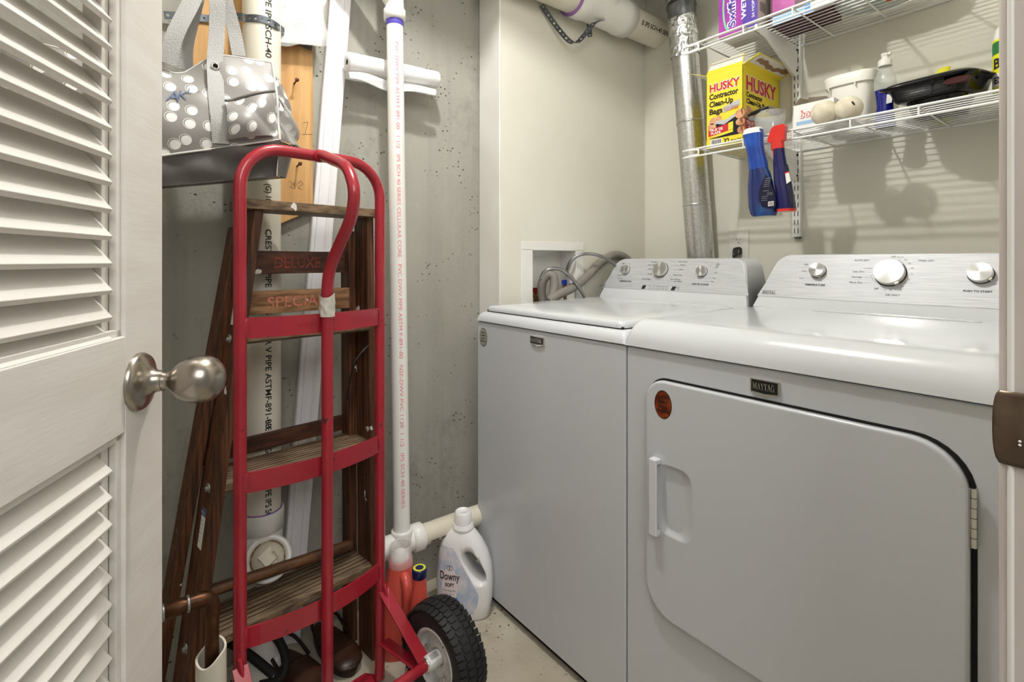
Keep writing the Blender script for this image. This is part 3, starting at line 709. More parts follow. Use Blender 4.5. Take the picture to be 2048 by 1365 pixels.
def strap(name, root, pts, wvec, wid, t=.0012, hole=.0042, pitch=.017, m=None):
    """perforated hanger strap following a path; the holes are open rings between web strips"""
    P = smooth_path(pts, 8); mb = MB(); m = m or STRAPM
    L = [0]
    for i in range(len(P)-1): L.append(L[-1]+(P[i+1]-P[i]).length)
    def at(s_):
        s_ = min(max(s_, 0), L[-1]-1e-6); i = 0
        while L[i+1] < s_: i += 1
        u = (s_-L[i])/(L[i+1]-L[i]); return P[i].lerp(P[i+1], u), (P[min(i+2, len(P)-1)]-P[max(i-1, 0)]).normalized()
    N = int(L[-1]/pitch); W = wid/2
    for k in range(N):
        s0 = k*pitch; r = hole if k % 2 == 0 else hole*.6
        q = []
        angs = [2*PI*j/12 for j in range(12)]
        def pos(ds, dw):
            p, d = at(s0+pitch/2+ds); wv = V(wvec(p)) if callable(wvec) else V(wvec)
            wv = (wv-d*wv.dot(d)).normalized(); return p+wv*dw
        inn = [pos(r*math.cos(a), r*math.sin(a)) for a in angs]; ou = []
        for a in angs:
            c_, s_ = math.cos(a), math.sin(a); f = min(pitch/2/max(abs(c_), 1e-6), W/max(abs(s_), 1e-6)); ou.append(pos(c_*f, s_*f))
        cor = []
        mb.add(inn+ou, [(j, (j+1) % 12, 12+(j+1) % 12, 12+j) for j in range(12)], m)
        for sx, sy in ((1, 1), (-1, 1), (-1, -1), (1, -1)):
            A = math.atan2(sy*W, sx*pitch/2) % (2*PI); j = int(A/(2*PI)*12) % 12
            mb.add([ou[j], pos(sx*pitch/2, sy*W), ou[(j+1) % 12]], [(0, 1, 2)], m)
    return mb.build(name, root, solid=t)
sr = thing('hanger_strap', 'grey perforated metal strap looped around the overhead waste pipe and hanging down', 'strap', (DP.x, 1.25, 1.85))
a1 = [onx(1083, 10, XD+.012), onx(1100, 35, XD+.02), onx(1120, 62, XD+.03), onx(1140, 83, XD+.04), onx(1155, 84, XD+.05), onx(1172, 66, XD+.07), onx(1189, 46, XD+.09)]
yl = onx(1200, 40, DP.x).y
ring = [V((DP.x+(DR+.003)*math.cos(t), yl+.0*t, DP.z+(DR+.003)*math.sin(t))) for t in [-1.1+.35*k for k in range(8)]]
strap('strap_tail', sr, a1+[ring[0]], (1, .6, .0), .019)
strap('strap_loop', sr, ring, (0, 1, 0), .024)
strap('strap_end', sr, [onx(1176, 40, XD+.02), onx(1179, 58, XD+.035), onx(1180, 78, XD+.05)], (1, .8, 0), .017)

# galvanised dryer vent
root = thing('vent_duct', 'galvanised steel dryer duct with foil tape, leaning against the back wall', 'vent duct', tuple(onx(0, 0, -1) if False else ond(1408, 560, 1.94)))
D0, D1 = ond(1411, 640, 1.94), ond(1363, 20, 1.955); ad = (D1-D0).normalized(); RD = .0502
mb = MB()
def on_axis(py):
    lo, hi = 0, 1.6
    for _ in range(40):
        mid = (lo+hi)/2; p = D0+ad*mid-EYE; v = HY-FX*p.z/p.dot(F_)
        if v > py: lo = mid
        else: hi = mid
    return D0+ad*lo
seam1, seam2, top = on_axis(248), on_axis(412), on_axis(-5)
mb.tube([D0, seam2], RD, GALV, 48); mb.lathe(seam2, ad, [(RD, 0), (RD+.0022, .002), (RD+.0022, .005), (RD, .008)], GALV, 48); mb.tube([seam2, seam1], RD-.0008, GALV, 48)
mb.lathe(seam1, ad, [(RD, 0), (RD+.0022, .002), (RD+.0022, .005), (RD, .008)], GALV, 48); mb.tube([seam1, top], RD, GALV, 48)
mb.bar(D0+V((.030, -.0415, 0)), seam1+V((.030, -.0415, 0)), .004, .0015, X_, GALV)
mb.build('pipe', root)
mb = MB(); prof = []; a, b = on_axis(114), on_axis(38); Lf = (b-a).length
def foil(u, v):
    c = a.lerp(b, v); t = 2*PI*u; s1 = ad.cross(V((0, 1, 0))).normalized(); s2 = ad.cross(s1)
    n_ = mnoise.noise(V((math.cos(t)*5, math.sin(t)*5, v*9)))*.003+abs(mnoise.noise(V((math.cos(t)*13, math.sin(t)*13, v*22))))*.003
    return c+(s1*math.cos(t)+s2*math.sin(t))*(RD+.0015+n_)+ad*.006*math.sin(t*2+1)*(1 if v in (0, 1) else 0)
mb.grid(foil, 120, 60, FOIL); mb.build('foil_tape', root)
mb = MB(); c0 = on_axis(40); mb.lathe(c0, ad, [(RD+.002, 0), (RD+.002, .045), (RD+.006, .048), (RD+.006, .052), (RD+.003, .055), (RD+.003, .07)], mat('duct_collar', rgb(120, 124, 128), .35, .9), 48); mb.build('collar', root)
mb = MB(); c1 = on_axis(6); up2 = [c1, c1+ad*.05, c1+ad*.1+V((.02, -.01, 0)), c1+V((.0, -.0, .105))]
Q = smooth_path(up2, 12); mb.tube(Q, [RD+.004+(.0025 if k % 2 else -.0025) for k in range(len(Q))], FOIL, 36); mb.build('flexible_duct', root)

# sheet metal trunk duct near the ceiling (casts the broad soft shadow on the walls)
root = thing('trunk_duct', 'sheet metal trunk duct hung below the ceiling above the washer', 'duct', (-1.2, 1.2, 2.17))
mb = MB(); z0, z1 = 2.20, 2.40; ex = lambda y: -1.045+.262*(y-.683)
mb.hexa([(x_, y_, z_) for z_ in (z0, z1) for x_, y_ in ((-1.49, .22), (ex(.22), .22), (ex(1.80), 1.80), (-1.385, 1.80))], GALV)
mb.build('duct_body', root)
for y in (.7, 1.4):
    for x in (-1.3, -1.07): mb = MB(); mb.box((x, y, 2.398), (x+.022, y+.003, 2.479), STEEL); mb.build('hanger', root)

# ------------------------------------------------------------------ shelving
SX0, SX1, SYF, SYB = -.956, XW-.004, 1.524, YB-.003
def wire_shelf(z, label):
    r = thing('wire_shelf', label, 'wire shelf', ((SX0+SX1)/2, (SYF+SYB)/2, z-.024), 'wire shelves')
    mb = MB(); n = 14
    for k in range(n):
        y = SYF+.006+(SYB-SYF-.010)*k/(n-1)
        mb.tube([(SX0+.001, y, z), (SX1, y, z)], .0016, WIRE, 8)
    mb.build('deck_wire', r)
    mb = MB()
    mb.tube(smooth_path([(SX1, SYF, z+.001), (SX0+.006, SYF, z+.001), (SX0, SYF, z-.004), (SX0, SYF, z-.018), (SX0+.006, SYF, z-.0235), (SX1, SYF, z-.0235)], 6), .0033, WIRE, 12)
    mb.tube([(SX0, SYF, z-.0005), (SX0, SYB, z-.003)], .0026, WIRE, 10); mb.build('front_lip', r)
    x = SX0+.153; mb = MB()
    while x < SX1:
        mb.tube(smooth_path([(x, SYF-.001, z-.0225), (x, SYF-.002, z-.004), (x, SYF+.004, z+.0005), (x, SYF+.02, z-.003), (x, SYB-.02, z-.0035), (x, SYB, z-.0035)], 4), .0024, WIRE, 10); x += .1445
    mb.build('cross_wire', r)
    mb = MB(); mb.tube([(SX0, SYB-.001, z-.002), (SX1, SYB-.001, z-.002)], .0028, WIRE, 10); mb.build('back_wire', r)
    return r
ZL, ZU = 1.4415, 1.792
wire_shelf(ZL, 'white wire shelf holding the yellow bag box, lower of the two'); wire_shelf(ZU, 'white wire shelf holding the purple boxes, upper of the two')
UX = ony(1592, 400, YB-.02).x; zb_ = ony(1592, 474, YB-.018).z
root = thing('shelf_upright', 'white slotted metal shelf rail on the back wall', 'shelf rail', (UX, YB, zb_))
mb = MB(); UW = .0128
mb.box((UX-UW, YB-.018, zb_), (UX+UW, YB-.0005, 2.30), WIRE)
mb.box((UX-.008, YB-.014, zb_-.006), (UX+.008, YB-.002, zb_+.001), STEEL)
z = zb_+.012
while z < 2.28:
    for sx in (-.0055, .0055): mb.quad([(UX+sx-.0013, YB-.0184, z), (UX+sx+.0013, YB-.0184, z), (UX+sx+.0013, YB-.0184, z+.0165), (UX+sx-.0013, YB-.0184, z+.0165)], DARK)
    z += .0285
mb.build('rail', root)
for z, lab in ((ZL, 'white metal bracket under the lower wire shelf'), (ZU, 'white metal bracket under the upper wire shelf')):
    root = thing('shelf_bracket', lab, 'bracket', (UX, YB-.02, z-.12), 'shelf brackets')
    mb = MB(); zz = z-.005; prof = [(YB-.017, zz), (SYF+.006, zz), (SYF+.006, zz-.014), (1.60, zz-.026), (YB-.045, zz-.100), (YB-.017, zz-.100)]
    mb.prism([(UX-.0045, y, q) for y, q in prof], (.009, 0, 0), WIRE); b_ = mb.build('arm', root, bev=.001, segs=2)
    for q in (zz-.016, zz-.085): mb = MB(); mb.box((UX-.0052, YB-.028, q), (UX+.0052, YB-.016, q+.006), DARK); mb.build('hook', b_)

# ------------------------------------------------------------------ things on the lower shelf
YEL = mat('box_yellow', rgb(240, 218, 60), .45); CARDIN = mat('cardboard_white_inside', rgb(226, 224, 216), .6); TORN = mat('torn_cardboard', rgb(150, 118, 92), .8)
PR = mat('print_red', rgb(196, 44, 48), .45); PSKIN = mat('printed_hand', rgb(222, 168, 130), .5, var=rgb(190, 130, 96), vscale=(30, 30, 30)); PBAG = mat('printed_black_bag', rgb(22, 24, 32), .3, var=rgb(70, 76, 92), vscale=(16, 16, 60), vr=(.55, .75)); PGRY = mat('print_grey', rgb(186, 190, 196), .5)
hx0, hx1, hy0, hy1, hz0, hz1 = -.953, -.828, 1.566, YB-.006, ZL+.002, ZL+.250
root = thing('trash_bag_box', 'open yellow carton of contractor clean-up bags on the lower wire shelf', 'box', ((hx0+hx1)/2, (hy0+hy1)/2, hz0))
mb = MB(); mb.box((hx0, hy0, hz0), (hx1, hy1, hz0+.002), YEL)
t = .0012
for a, b in (((hx0, hy0, hz0), (hx1, hy0+t, hz1)), ((hx1-t, hy0, hz0), (hx1, hy1, hz1)), ((hx0, hy1-t, hz0), (hx1, hy1, hz1)), ((hx0, hy0, hz0), (hx0+t, hy1, hz1))): mb.box(a, b, YEL)
def panel(mb, o, right, W, Hh, big, e=.0004):
    """printed face: o lower-left, right, width, height"""
    right = V(right); nn = right.cross(UP); o = V(o)+nn*e
    def P(u, v, l=0): return o+right*(u*W)+UP*(v*Hh)+nn*l
    def poly(pts, m, l): mb.quad([P(u, v, l) for u, v in pts], m)
    def blob(cu, cv, ru, rv, m, l, rot=0):
        pts = []
        for k in range(20):
            a = 2*PI*k/20; x, y = ru*math.cos(a)*W, rv*math.sin(a)*Hh; pts.append((cu+(x*math.cos(rot)-y*math.sin(rot))/W, cv+(x*math.sin(rot)+y*math.cos(rot))/Hh))
        poly(pts, m, l)
    if not big:
        mb.text('HUSKY', P(.10, .79), right, UP, Hh*.115, WHITE, width=W*.83, bold=.07, lift=.0002)
        mb.text('HUSKY', P(.10, .79), right, UP, Hh*.11, PR, width=W*.83, bold=.035, lift=.0004)
        for s_, v, w_ in (('Contractor', .685, .80), ('Clean-Up', .58, .66), ('Bags', .475, .37)): mb.text(s_, P(.09, v), right, UP, Hh*.078, INK, width=W*w_, bold=.035, lift=.0004)
        poly([(.08, .13), (.98, .13), (.98, .46), (.55, .36), (.08, .39)], PGRY, .0001); poly([(.08, .13), (.98, .13), (.98, .42), (.5, .30), (.3, .33), (.08, .25)], PBAG, .0002)
        for a in ((.2, .38, .11, .045, .5), (.16, .30, .12, .05, -.2), (.36, .40, .07, .04, 1.2), (.93, .40, .13, .06, .3), (.94, .29, .12, .05, 0), (.96, .18, .10, .05, -.1)): blob(a[0], a[1], a[2], a[3], PSKIN, .0003, a[4])
        poly([(.48, .46), (.93, .52), (.93, .60), (.48, .54)], PGRY, .0004); mb.text("NOTHING'S", P(.5, .505, .0002), right, UP+right*.0, Hh*.026, PR, width=W*.4); mb.text('TOUGHER', P(.5, .475, .0002), right, UP, Hh*.028, PR, width=W*.4)
        poly([(.06, .165), (.62, .205), (.62, .305), (.06, .265)], PR, .0005); mb.text('TRUE TIE', P(.09, .235, .0004), right, UP, Hh*.034, WHITE, width=W*.38, bold=.03); mb.text('FLAPS', P(.14, .19, .0004), right, UP, Hh*.034, WHITE, width=W*.27, bold=.03)
        poly([(.62, .205), (.75, .215), (.75, .32), (.62, .305)], YEL, .0005)
        poly([(.06, .13), (.75, .175), (.75, .21), (.06, .165)], YEL, .0005); mb.text('ONE-BY-ONE DISPENSING', P(.09, .14, .0004), right, UP, Hh*.014, INK, width=W*.6)
        poly([(.0, 0), (1, 0), (1, .115), (0, .115)], YEL, .0004); poly([(.12, .0), (.44, .0), (.44, .12), (.12, .12)], WHITE, .0006)
        random.seed(3); u = .15
        while u < .42:
            w_ = random.choice((.006, .01, .016)); poly([(u, .03), (u+w_, .03), (u+w_, .11), (u, .11)], INK, .0008); u += w_+random.choice((.007, .012))
        mb.text('32', P(.5, .025), right, UP, Hh*.08, INK, bold=.03, width=W*.15, lift=.0008); mb.text('BAGS', P(.70, .025), right, UP, Hh*.05, INK, bold=.02, width=W*.28, lift=.0008)
    else:
        mb.text('HUSKY', P(.09, .74), right, UP, Hh*.20, WHITE, width=W*.80, bold=.06, lift=.0002)
        mb.text('HUSKY', P(.09, .74), right, UP, Hh*.195, PR, width=W*.80, bold=.035, lift=.0004)
        for s_, v, w_ in (('Contractor', .645, .42), ('Clean-Up Bags', .555, .60)): mb.text(s_, P(.09, v), right, UP, Hh*.068, INK, width=W*w_, bold=.035, lift=.0004)
        poly([(.0, .10), (1, .10), (1, .50), (.5, .40), (.0, .42)], PGRY, .0001); poly([(.0, .10), (1, .10), (1, .45), (.4, .36), (0, .3)], PBAG, .0002)
        for a in ((.06, .40, .12, .06, -.3), (.05, .30, .13, .05, 0), (.04, .20, .10, .05, .1), (.2, .46, .12, .045, -.4)): blob(a[0], a[1], a[2], a[3], PSKIN, .0003, a[4])
        poly([(.7, .50), (.98, .50), (.98, .64), (.7, .64)], PGRY, .0004); mb.text("NOTHING'S", P(.72, .585, .0002), right, UP, Hh*.030, PR, width=W*.24); mb.text('TOUGHER', P(.72, .52, .0002), right, UP, Hh*.038, PR, width=W*.24)
        poly([(.06, .19), (.42, .19), (.42, .33), (.06, .33)], PR, .0005); mb.text('TRUE TIE', P(.09, .27, .0004), right, UP, Hh*.045, WHITE, width=W*.29, bold=.03); mb.text('FLAPS', P(.14, .21, .0004), right, UP, Hh*.045, WHITE, width=W*.2, bold=.03)
        poly([(.06, .145), (.42, .145), (.42, .19), (.06, .19)], YEL, .0005); mb.text('ONE-BY-ONE', P(.12, .155, .0004), right, UP, Hh*.02, INK, width=W*.24)
panel(mb, (hx0, hy0, hz0), (1, 0, 0), hx1-hx0, hz1-hz0-.012, False); panel(mb, (hx1, hy0, hz0), (0, 1, 0), hy1-hy0, hz1-hz0-.012, True)
body = mb.build('carton', root)
def flap(p, q, out, hgt, m_out, m_in, extra=None, taper=.006):
    """hinged at p-q, rising by out+hgt"""
    p, q = V(p), V(q); e = V(out); d = (q-p).normalized(); mb = MB(); nn = (q-p).cross(e).normalized()
    f = [p, q, q+e-d*taper, p+e+d*taper]
    mb.quad([v+nn*.0007 for v in f], m_out); mb.quad([v-nn*.0007 for v in f][::-1], m_in)
    mb.add([v+nn*.0007 for v in f]+[v-nn*.0007 for v in f], [(i, (i+1) % 4, 4+(i+1) % 4, 4+i) for i in range(4)], YEL)
    if m_out is YEL:
        W_ = (q-p).length
        for s_ in (1, -1): mb.quad([p+d*(u*W_)+e*v+nn*(.0010*s_) for u, v in ((.03, .30), (.97, .30), (.92, .97), (.07, .97))][::s_], m_in)
    if extra: extra(mb, p, d, e, nn)
    return mb.build('flap', root)
flap((hx0, hy0, hz1), (hx1, hy0, hz1), (-.003, .030, .046), 0, YEL, CARDIN)
# the side flap leans out to the left, the right one outwards with a torn strip
def torn(mb, p, d, e, nn):
    L = .256; pts = []
    for k in range(26): u = k/25; pts.append((u, .70+.10*math.sin(u*9)+.04*math.sin(u*31)))
    for k in range(25, -1, -1): u = k/25; pts.append((u, .42+.07*math.sin(u*8+.6)+.04*math.sin(u*27)))
    for s_ in (1, -1): mb.quad([p+d*(.03+u*.20)+e*v+nn*(.0014*s_) for u, v in pts][::s_], TORN)
flap((hx1, hy0, hz1), (hx1, hy1, hz1), (.052, -.0, .022), 0, YEL, CARDIN, torn, .004)
flap((hx0, hy0, hz1-.002), (hx0, hy1, hz1-.002), (-.055, -.01, .022), 0, TORN, CARDIN)

# clear measuring cup with black lid lying in front of the carton
def clearmat(name, col, rough=.06, al=.35): return mat(name, col, rough, alpha=al, spec=.8)
CLEAR = clearmat('clear_plastic', rgb(225, 228, 226), .08, .30)
c = ony(1545, 262, 1.600); c.z = ZL+.002
root = thing('plastic_cup', 'clear plastic cup with a black handle between the yellow carton and the dryer sheets', 'cup', tuple(c))
c += V((-.012, .012, 0)); c.x = hx1+.062
mb = MB(); mb.lathe(c, UP, [(.036, 0), (.038, .002), (.046, .085), (.0465, .088), (.0445, .088), (.036, .004), (0, .003)], CLEAR, 36, cap=False); mb.build('cup_body', root)
mb = MB(); P = c+V((-.020, -.040, .086)); mb.loft([(P+V((-.026, -.002, -.004)), (0, .004, 0), (0, 0, .003), 2), (P+V((-.014, 0, .000)), (0, .009, 0), (0, 0, .0055), 2.2), (P+V((.004, 0, .003)), (0, .010, 0), (0, 0, .006), 2.2), (P+V((.026, .0, .008)), (0, .007, 0), (0, 0, .005), 2.2), (P+V((.036, 0, .010)), (0, .003, 0), (0, 0, .002), 2)], BLACK, 24); mb.build('cup_handle', root)

# dryer sheet carton
BW = mat('carton_white', rgb(238, 238, 236), .45); LBLUE = mat('print_light_blue', rgb(150, 188, 226), .5); PINKR = mat('print_pink_red', rgb(214, 92, 88), .5); BGREY = mat('carton_inside', rgb(150, 138, 122), .7)
bx0 = ony(1587, 240, 1.592).x; bx1 = bx0+.108; by0, by1, bz1 = 1.592, 1.676, ZL+.088
root = thing('dryer_sheet_box', 'white carton of dryer sheets with grey flap open, behind the beige balls', 'box', ((bx0+bx1)/2, (by0+by1)/2, ZL))
mb = MB(); mb.box((bx0, by0, ZL+.002), (bx1, by1, bz1), BW); y = by0-.0005
mb.text('bounce', (bx0+.018, y, ZL+.048), X_, UP, .021, PINKR, width=.082, bold=.07, lift=.0003, shear=.1); mb.text('bounce', (bx0+.018, y, ZL+.048), X_, UP, .020, BW, width=.080, bold=.015, lift=.0006, shear=.1)
mb.quad([(bx0+.008, y, ZL+.028), (bx1-.01, y, ZL+.028), (bx1-.01, y, ZL+.038), (bx0+.008, y, ZL+.038)], LBLUE)
mb.text('dryer sheets', (bx0+.012, y, ZL+.012), X_, UP, .005, LBLUE, width=.04)
mb.build('carton', root)
mb = MB(); mb.quad([(bx0, by0, bz1), (bx0, by1, bz1), (bx0+.014, by1-.01, bz1+.030), (bx0+.010, by0+.02, bz1+.026)], BGREY); mb.quad([(bx0, by1, bz1), (bx1-.02, by1, bz1), (bx1-.04, by1-.03, bz1+.024), (bx0+.02, by1-.03, bz1+.032)], BGREY)
mb.build('flap', root, solid=.001)

WOOL = mat('wool_ball', rgb(226, 219, 200), .9, var=rgb(212, 203, 182), vscale=(40, 40, 40), bump=.5, bscale=(220, 220, 220))
def ball(px, py, r, lab, mark=False):
    D = FX*(H-0)/1; z = ZL+.0016+r; dd = ray(px, py); c = EYE+dd*((z-H)/dd.z)
    root = thing('dryer_ball', lab, 'ball', (c.x, c.y, z-r), 'dryer balls'); mb = MB()
    def f(u, v):
        t, p = 2*PI*u, PI*v; d = V((math.cos(t)*math.sin(p), math.sin(t)*math.sin(p), math.cos(p)))
        return c+d*(r*(1+.014*mnoise.noise(d*2.2)))
    mb.grid(f, 36, 20, WOOL); mb.build('felt', root)
    if mark:
        mb = MB(); d = (EYE-c).normalized(); s_ = d.cross(UP).normalized(); u = s_.cross(d); q = (d-s_*.35+u*.45).normalized()
        m1 = (q+s_*.0).normalized(); t1 = m1.cross(UP).normalized(); t2 = t1.cross(m1)
        for aa, bb in ((0, 0), (.0016, .003), (-.0016, -.003)): mb.obox(c+m1*(r+.0003)+t1*aa+t2*bb, t1*.0018, t2*.0022, m1*.0004, INK)
        mb.build('mark', root)
ball(1649, 226, .0335, 'plain beige wool dryer ball on the lower wire shelf'); ball(1697, 218, .0335, 'beige wool dryer ball with a black mark', True)

# white tub
TUBM = mat('tub_white', rgb(238, 236, 228), .4)
c = ony(1706, 200, 1.745); c.z = ZL+.002; Ht = .176
root = thing('plastic_tub', 'white plastic tub with a rim behind the wool balls', 'tub', tuple(c))
hw = .063; mb = MB()
mb.loft([(c, (hw*.78, 0, 0), (0, hw*.66, 0), 3.2), (c+UP*.004, (hw*.81, 0, 0), (0, hw*.69, 0), 3.4), (c+UP*(Ht-.03), (hw*.93, 0, 0), (0, hw*.80, 0), 3.6), (c+UP*(Ht-.028), (hw*.93, 0, 0), (0, hw*.80, 0), 3.6)], TUBM, 48)
mb.build('body', root)
mb = MB(); mb.loft([(c+UP*(Ht-.031), (hw*1.03, 0, 0), (0, hw*.9, 0), 3.6), (c+UP*(Ht-.003), (hw*1.08, 0, 0), (0, hw*.94, 0), 3.6), (c+UP*Ht, (hw*1.06, 0, 0), (0, hw*.92, 0), 3.6), (c+UP*Ht, (hw*.96, 0, 0), (0, hw*.84, 0), 3.6), (c+UP*(Ht-.02), (hw*.9, 0, 0), (0, hw*.78, 0), 3.6)], TUBM, 48)
for sx in (-1, 1): mb.box((c.x-.012+sx*hw*.55, c.y-hw*.93, c.z+Ht-.042), (c.x-.0095+sx*hw*.55, c.y-hw*.82, c.z+Ht-.030), TUBM)
mb.build('rim', root)

# dish soap
SOAP = mat('blue_soap', rgb(16, 22, 120), .12, coat=.5); CLR2 = clearmat('clear_bottle', rgb(214, 220, 216), .06, .34)
c = ony(1770, 200, 1.70); c.z = ZL+.002; hb = .178
root = thing('dish_soap_bottle', 'clear dish soap bottle with white flip cap, half full of dark blue liquid', 'bottle', tuple(c))
pr = [(0, .023), (.006, .026), (.03, .0225), (.06, .0195), (.09, .0225), (.115, .0265), (.135, .0258), (.155, .018), (.165, .0125), (.172, .0120)]
def sec(z, r, k=.72): return (c+UP*z, (r, 0, 0), (0, r*k, 0), 2.3)
lv = .104; mb = MB(); mb.loft([sec(lv, .0250)]+[sec(z, r) for z, r in pr if z > lv], CLR2, 36); mb.build('bottle_body', root)
mb = MB(); mb.loft([sec(z, r) for z, r in pr if z < lv]+[sec(lv, .0248)], SOAP, 36); mb.build('liquid', root)
mb = MB(); mb.lathe(c+UP*.170, UP, [(.0165, 0), (.0165, .016), (.0125, .020), (.0085, .022), (.0085, .028), (.0095, .030), (.0095, .036), (0, .037)], WHITEPAINT, 28); mb.box(tuple(c+V((-.006, -.004, .200))), tuple(c+V((.014, .004, .206))), WHITEPAINT); mb.build('cap', root)
mb = MB(); mb.quad([c+V((.008, -.0188, .06)), c+V((.020, -.0150, .062)), c+V((.022, -.0160, .088)), c+V((.010, -.0195, .088))], BW); mb.build('label', root)

# black tray with lid
TRAY = mat('black_glossy_plastic', rgb(6, 6, 7), .10, spec=.35); TRED = mat('red_translucent', rgb(60, 8, 8), .3)
FL, FR, BL, BR = V((-.482, 1.562, 1.511)), V((-.268, 1.562, 1.517)), V((-.440, 1.775, 1.530)), V((-.258, 1.775, 1.536))
cc = (FL+FR+BL+BR)/4; ax = ((FR-FL)+(BR-BL))/4; ay = ((BL-FL)+(BR-FR))/4; an = ax.cross(ay).normalized(); ua, ub = ax.normalized(), ay.normalized(); tw, td = ax.length, ay.length
root = thing('food_tray', 'glossy black plastic tray with domed lid on the lower shelf, right of the soap bottle', 'tray', (cc.x, cc.y, ZL+.002))
def ring(ins, dn, e=7):   # section inset from the rim, keeps the tapering outline
    return (cc+an*dn, ua*(tw-ins), ub*(td-ins), e)
mb = MB(); mb.loft([ring(.040, -.040), ring(.030, -.039), ring(.025, -.034), ring(.018, -.010), ring(.012, -.006), ring(.001, -.002), ring(0, 0), ring(.004, .002)], TRAY, 96); mb.build('tray', root)
mb = MB(); mb.loft([ring(.006, .0015), ring(.012, .007), ring(.030, .012), ring(.05, .014)], TRAY, 96); mb.build('lid', root)
for k in range(1, 4): mb = MB(); q = cc-an*(.036-.0055*k)-ub*(td-.0262+.0016*k); mb.bar(q-ua*(tw-.05), q+ua*(tw-.05), .002, .0016, UP, TRAY); mb.build('rib', root)
b_ = cc-an*.040; mb = MB(); mb.loft([(V((b_.x, b_.y, ZL+.002)), (.052, 0, 0), (0, .05, 0), 4), (b_, ua*.060, ub*.058, 4)], TRAY, 40); mb.build('base', root)
q = cc-ub*(td-.018)+ua*.062-an*.017; mb = MB(); mb.loft([(q+ub*.004, ua*.026, an*.0085, 2.4), (q-ub*.006, ua*.024, an*.0075, 2.4)], TRED, 24); mb.build('window', root)
SPONGE = mat('yellow_sponge', rgb(232, 226, 40), .6); c = ony(1886, 140, 1.80)
root = thing('yellow_bottle_cap', 'bright yellow cap peeking over the black tray', 'cap', (c.x, c.y, ZL+.002)); mb = MB()
mb.loft([(V((c.x, c.y, ZL+.002)), (.015, 0, 0), (0, .009, 0), 3), (V((c.x, c.y, c.z-.02)), (.015, 0, 0), (0, .009, 0), 3), (V((c.x, c.y, c.z-.004)), (.015, 0, 0), (0, .009, 0), 3), (V((c.x+.004, c.y, c.z+.005)), (.012, 0, 0), (0, .007, 0), 2.5)], SPONGE, 28); mb.build('cap', root)
GRN = mat('label_green', rgb(40, 120, 60), .5)
c = ony(2026, 170, 1.72); c.z = ZL+.002; root = thing('cleaner_bottle', 'white bottle with green and yellow label, mostly behind the right door jamb', 'bottle', tuple(c)); mb = MB()
mb.lathe(c, UP, [(.034, 0), (.036, .003), (.036, .17), (.030, .195), (.016, .215), (.014, .24), (0, .242)], BW, 36); mb.build('bottle_body', root)
mb = MB(); mb.lathe(c, UP, [(.0364, .03), (.0366, .031), (.0366, .165), (.0364, .166)], SPONGE, 36, cap=False)
mb.lathe(c, UP, [(.0368, .13), (.037, .145), (.0368, .16)], GRN, 36, cap=False); mb.lathe(c, UP, [(.0368, .05), (.037, .078), (.0368, .082)], WHITE, 36, cap=False)
def cyl(z, m_, s_, h_, a0):
    def tf(a, b):
        t = a0+a/.037; return c+V((math.cos(t)*.0374, math.sin(t)*.0374, z+b))
    mb.text(s_, (0, 0, 0), X_, UP, h_, m_, tf=tf, bold=.03)
cyl(.095, INK, 'Ba', .025, PI+.6); cyl(.058, INK, 'ES', .016, PI+.65); mb.build('label', root)

# hanging spray bottles on the lower shelf's front lip
SPRB = mat('blue_spray_plastic', rgb(26, 76, 172), .2, coat=.3, var=rgb(18, 56, 140), vscale=(12, 12, 12)); SPRD = mat('dark_blue_liquid_bottle', rgb(8, 34, 96), .1, coat=.6, var=rgb(24, 92, 150), vscale=(25, 10, 5), vr=(.5, .75)); NAVY = mat('navy_plastic', rgb(14, 14, 78), .2, coat=.4); REDT = mat('red_trigger', rgb(206, 44, 36), .28, coat=.3); LBLK = mat('label_dark', rgb(18, 20, 48), .35)
yb_ = SYF-.030
def hb_pt(px, py, y=yb_): return ony(px, py, y)
def bottle_sections(rows, y, depth):
    out = []
    for pxl, pxr, py, e in rows:
        a, b = ony(pxl, py, y), ony(pxr, py, y); m_ = (a+b)/2; out.append((V((m_.x, y, m_.z)), V((abs(b.x-a.x)/2, 0, 0)), V((0, depth(py), 0)), e))
    return out
root = thing('spray_bottle', 'blue spray bottle with white-topped sprayer hanging from the lower shelf lip', 'spray bottle', tuple(ony(1526, 433, yb_)))
mb = MB(); mb.loft(bottle_sections([(1508, 1551, 433, 2.6), (1503, 1553, 428, 2.8), (1499, 1553, 412, 2.8), (1497, 1550, 390, 2.6), (1496.5, 1546, 370, 2.5), (1498, 1541, 350, 2.4), (1499, 1536, 338, 2.3)], yb_, lambda py: .022 if py > 400 else .018), SPRD, 36); mb.build('bottle_body', root)
mb = MB(); mb.loft(bottle_sections([(1499, 1536, 339, 2.3), (1498, 1534, 325, 2.4), (1496.5, 1530, 310, 2.5), (1494, 1527, 297, 2.6), (1490, 1526, 282, 2.8), (1487.5, 1526, 268, 2.8), (1487, 1525.5, 262, 2.6)], yb_, lambda py: .018), SPRB, 36); mb.build('sprayer', root)
mb = MB(); s0 = bottle_sections([(1487, 1526, 268.5, 2.8), (1488, 1525, 261, 2.6), (1493, 1524, 257.5, 2.6)], yb_, lambda py: .0185); mb.loft(s0, WHITE, 36); mb.build('sprayer_top', root)
mb = MB(); y = yb_-.0225
lab_ = [(1532, 349), (1537, 356), (1545, 375), (1550, 392), (1552, 408), (1550, 416), (1540, 418), (1524, 414), (1518, 402), (1518, 385), (1523, 368)]
P = [ony(a, b, y) for a, b in lab_]; mb.quad(P[::-1], LBLK)
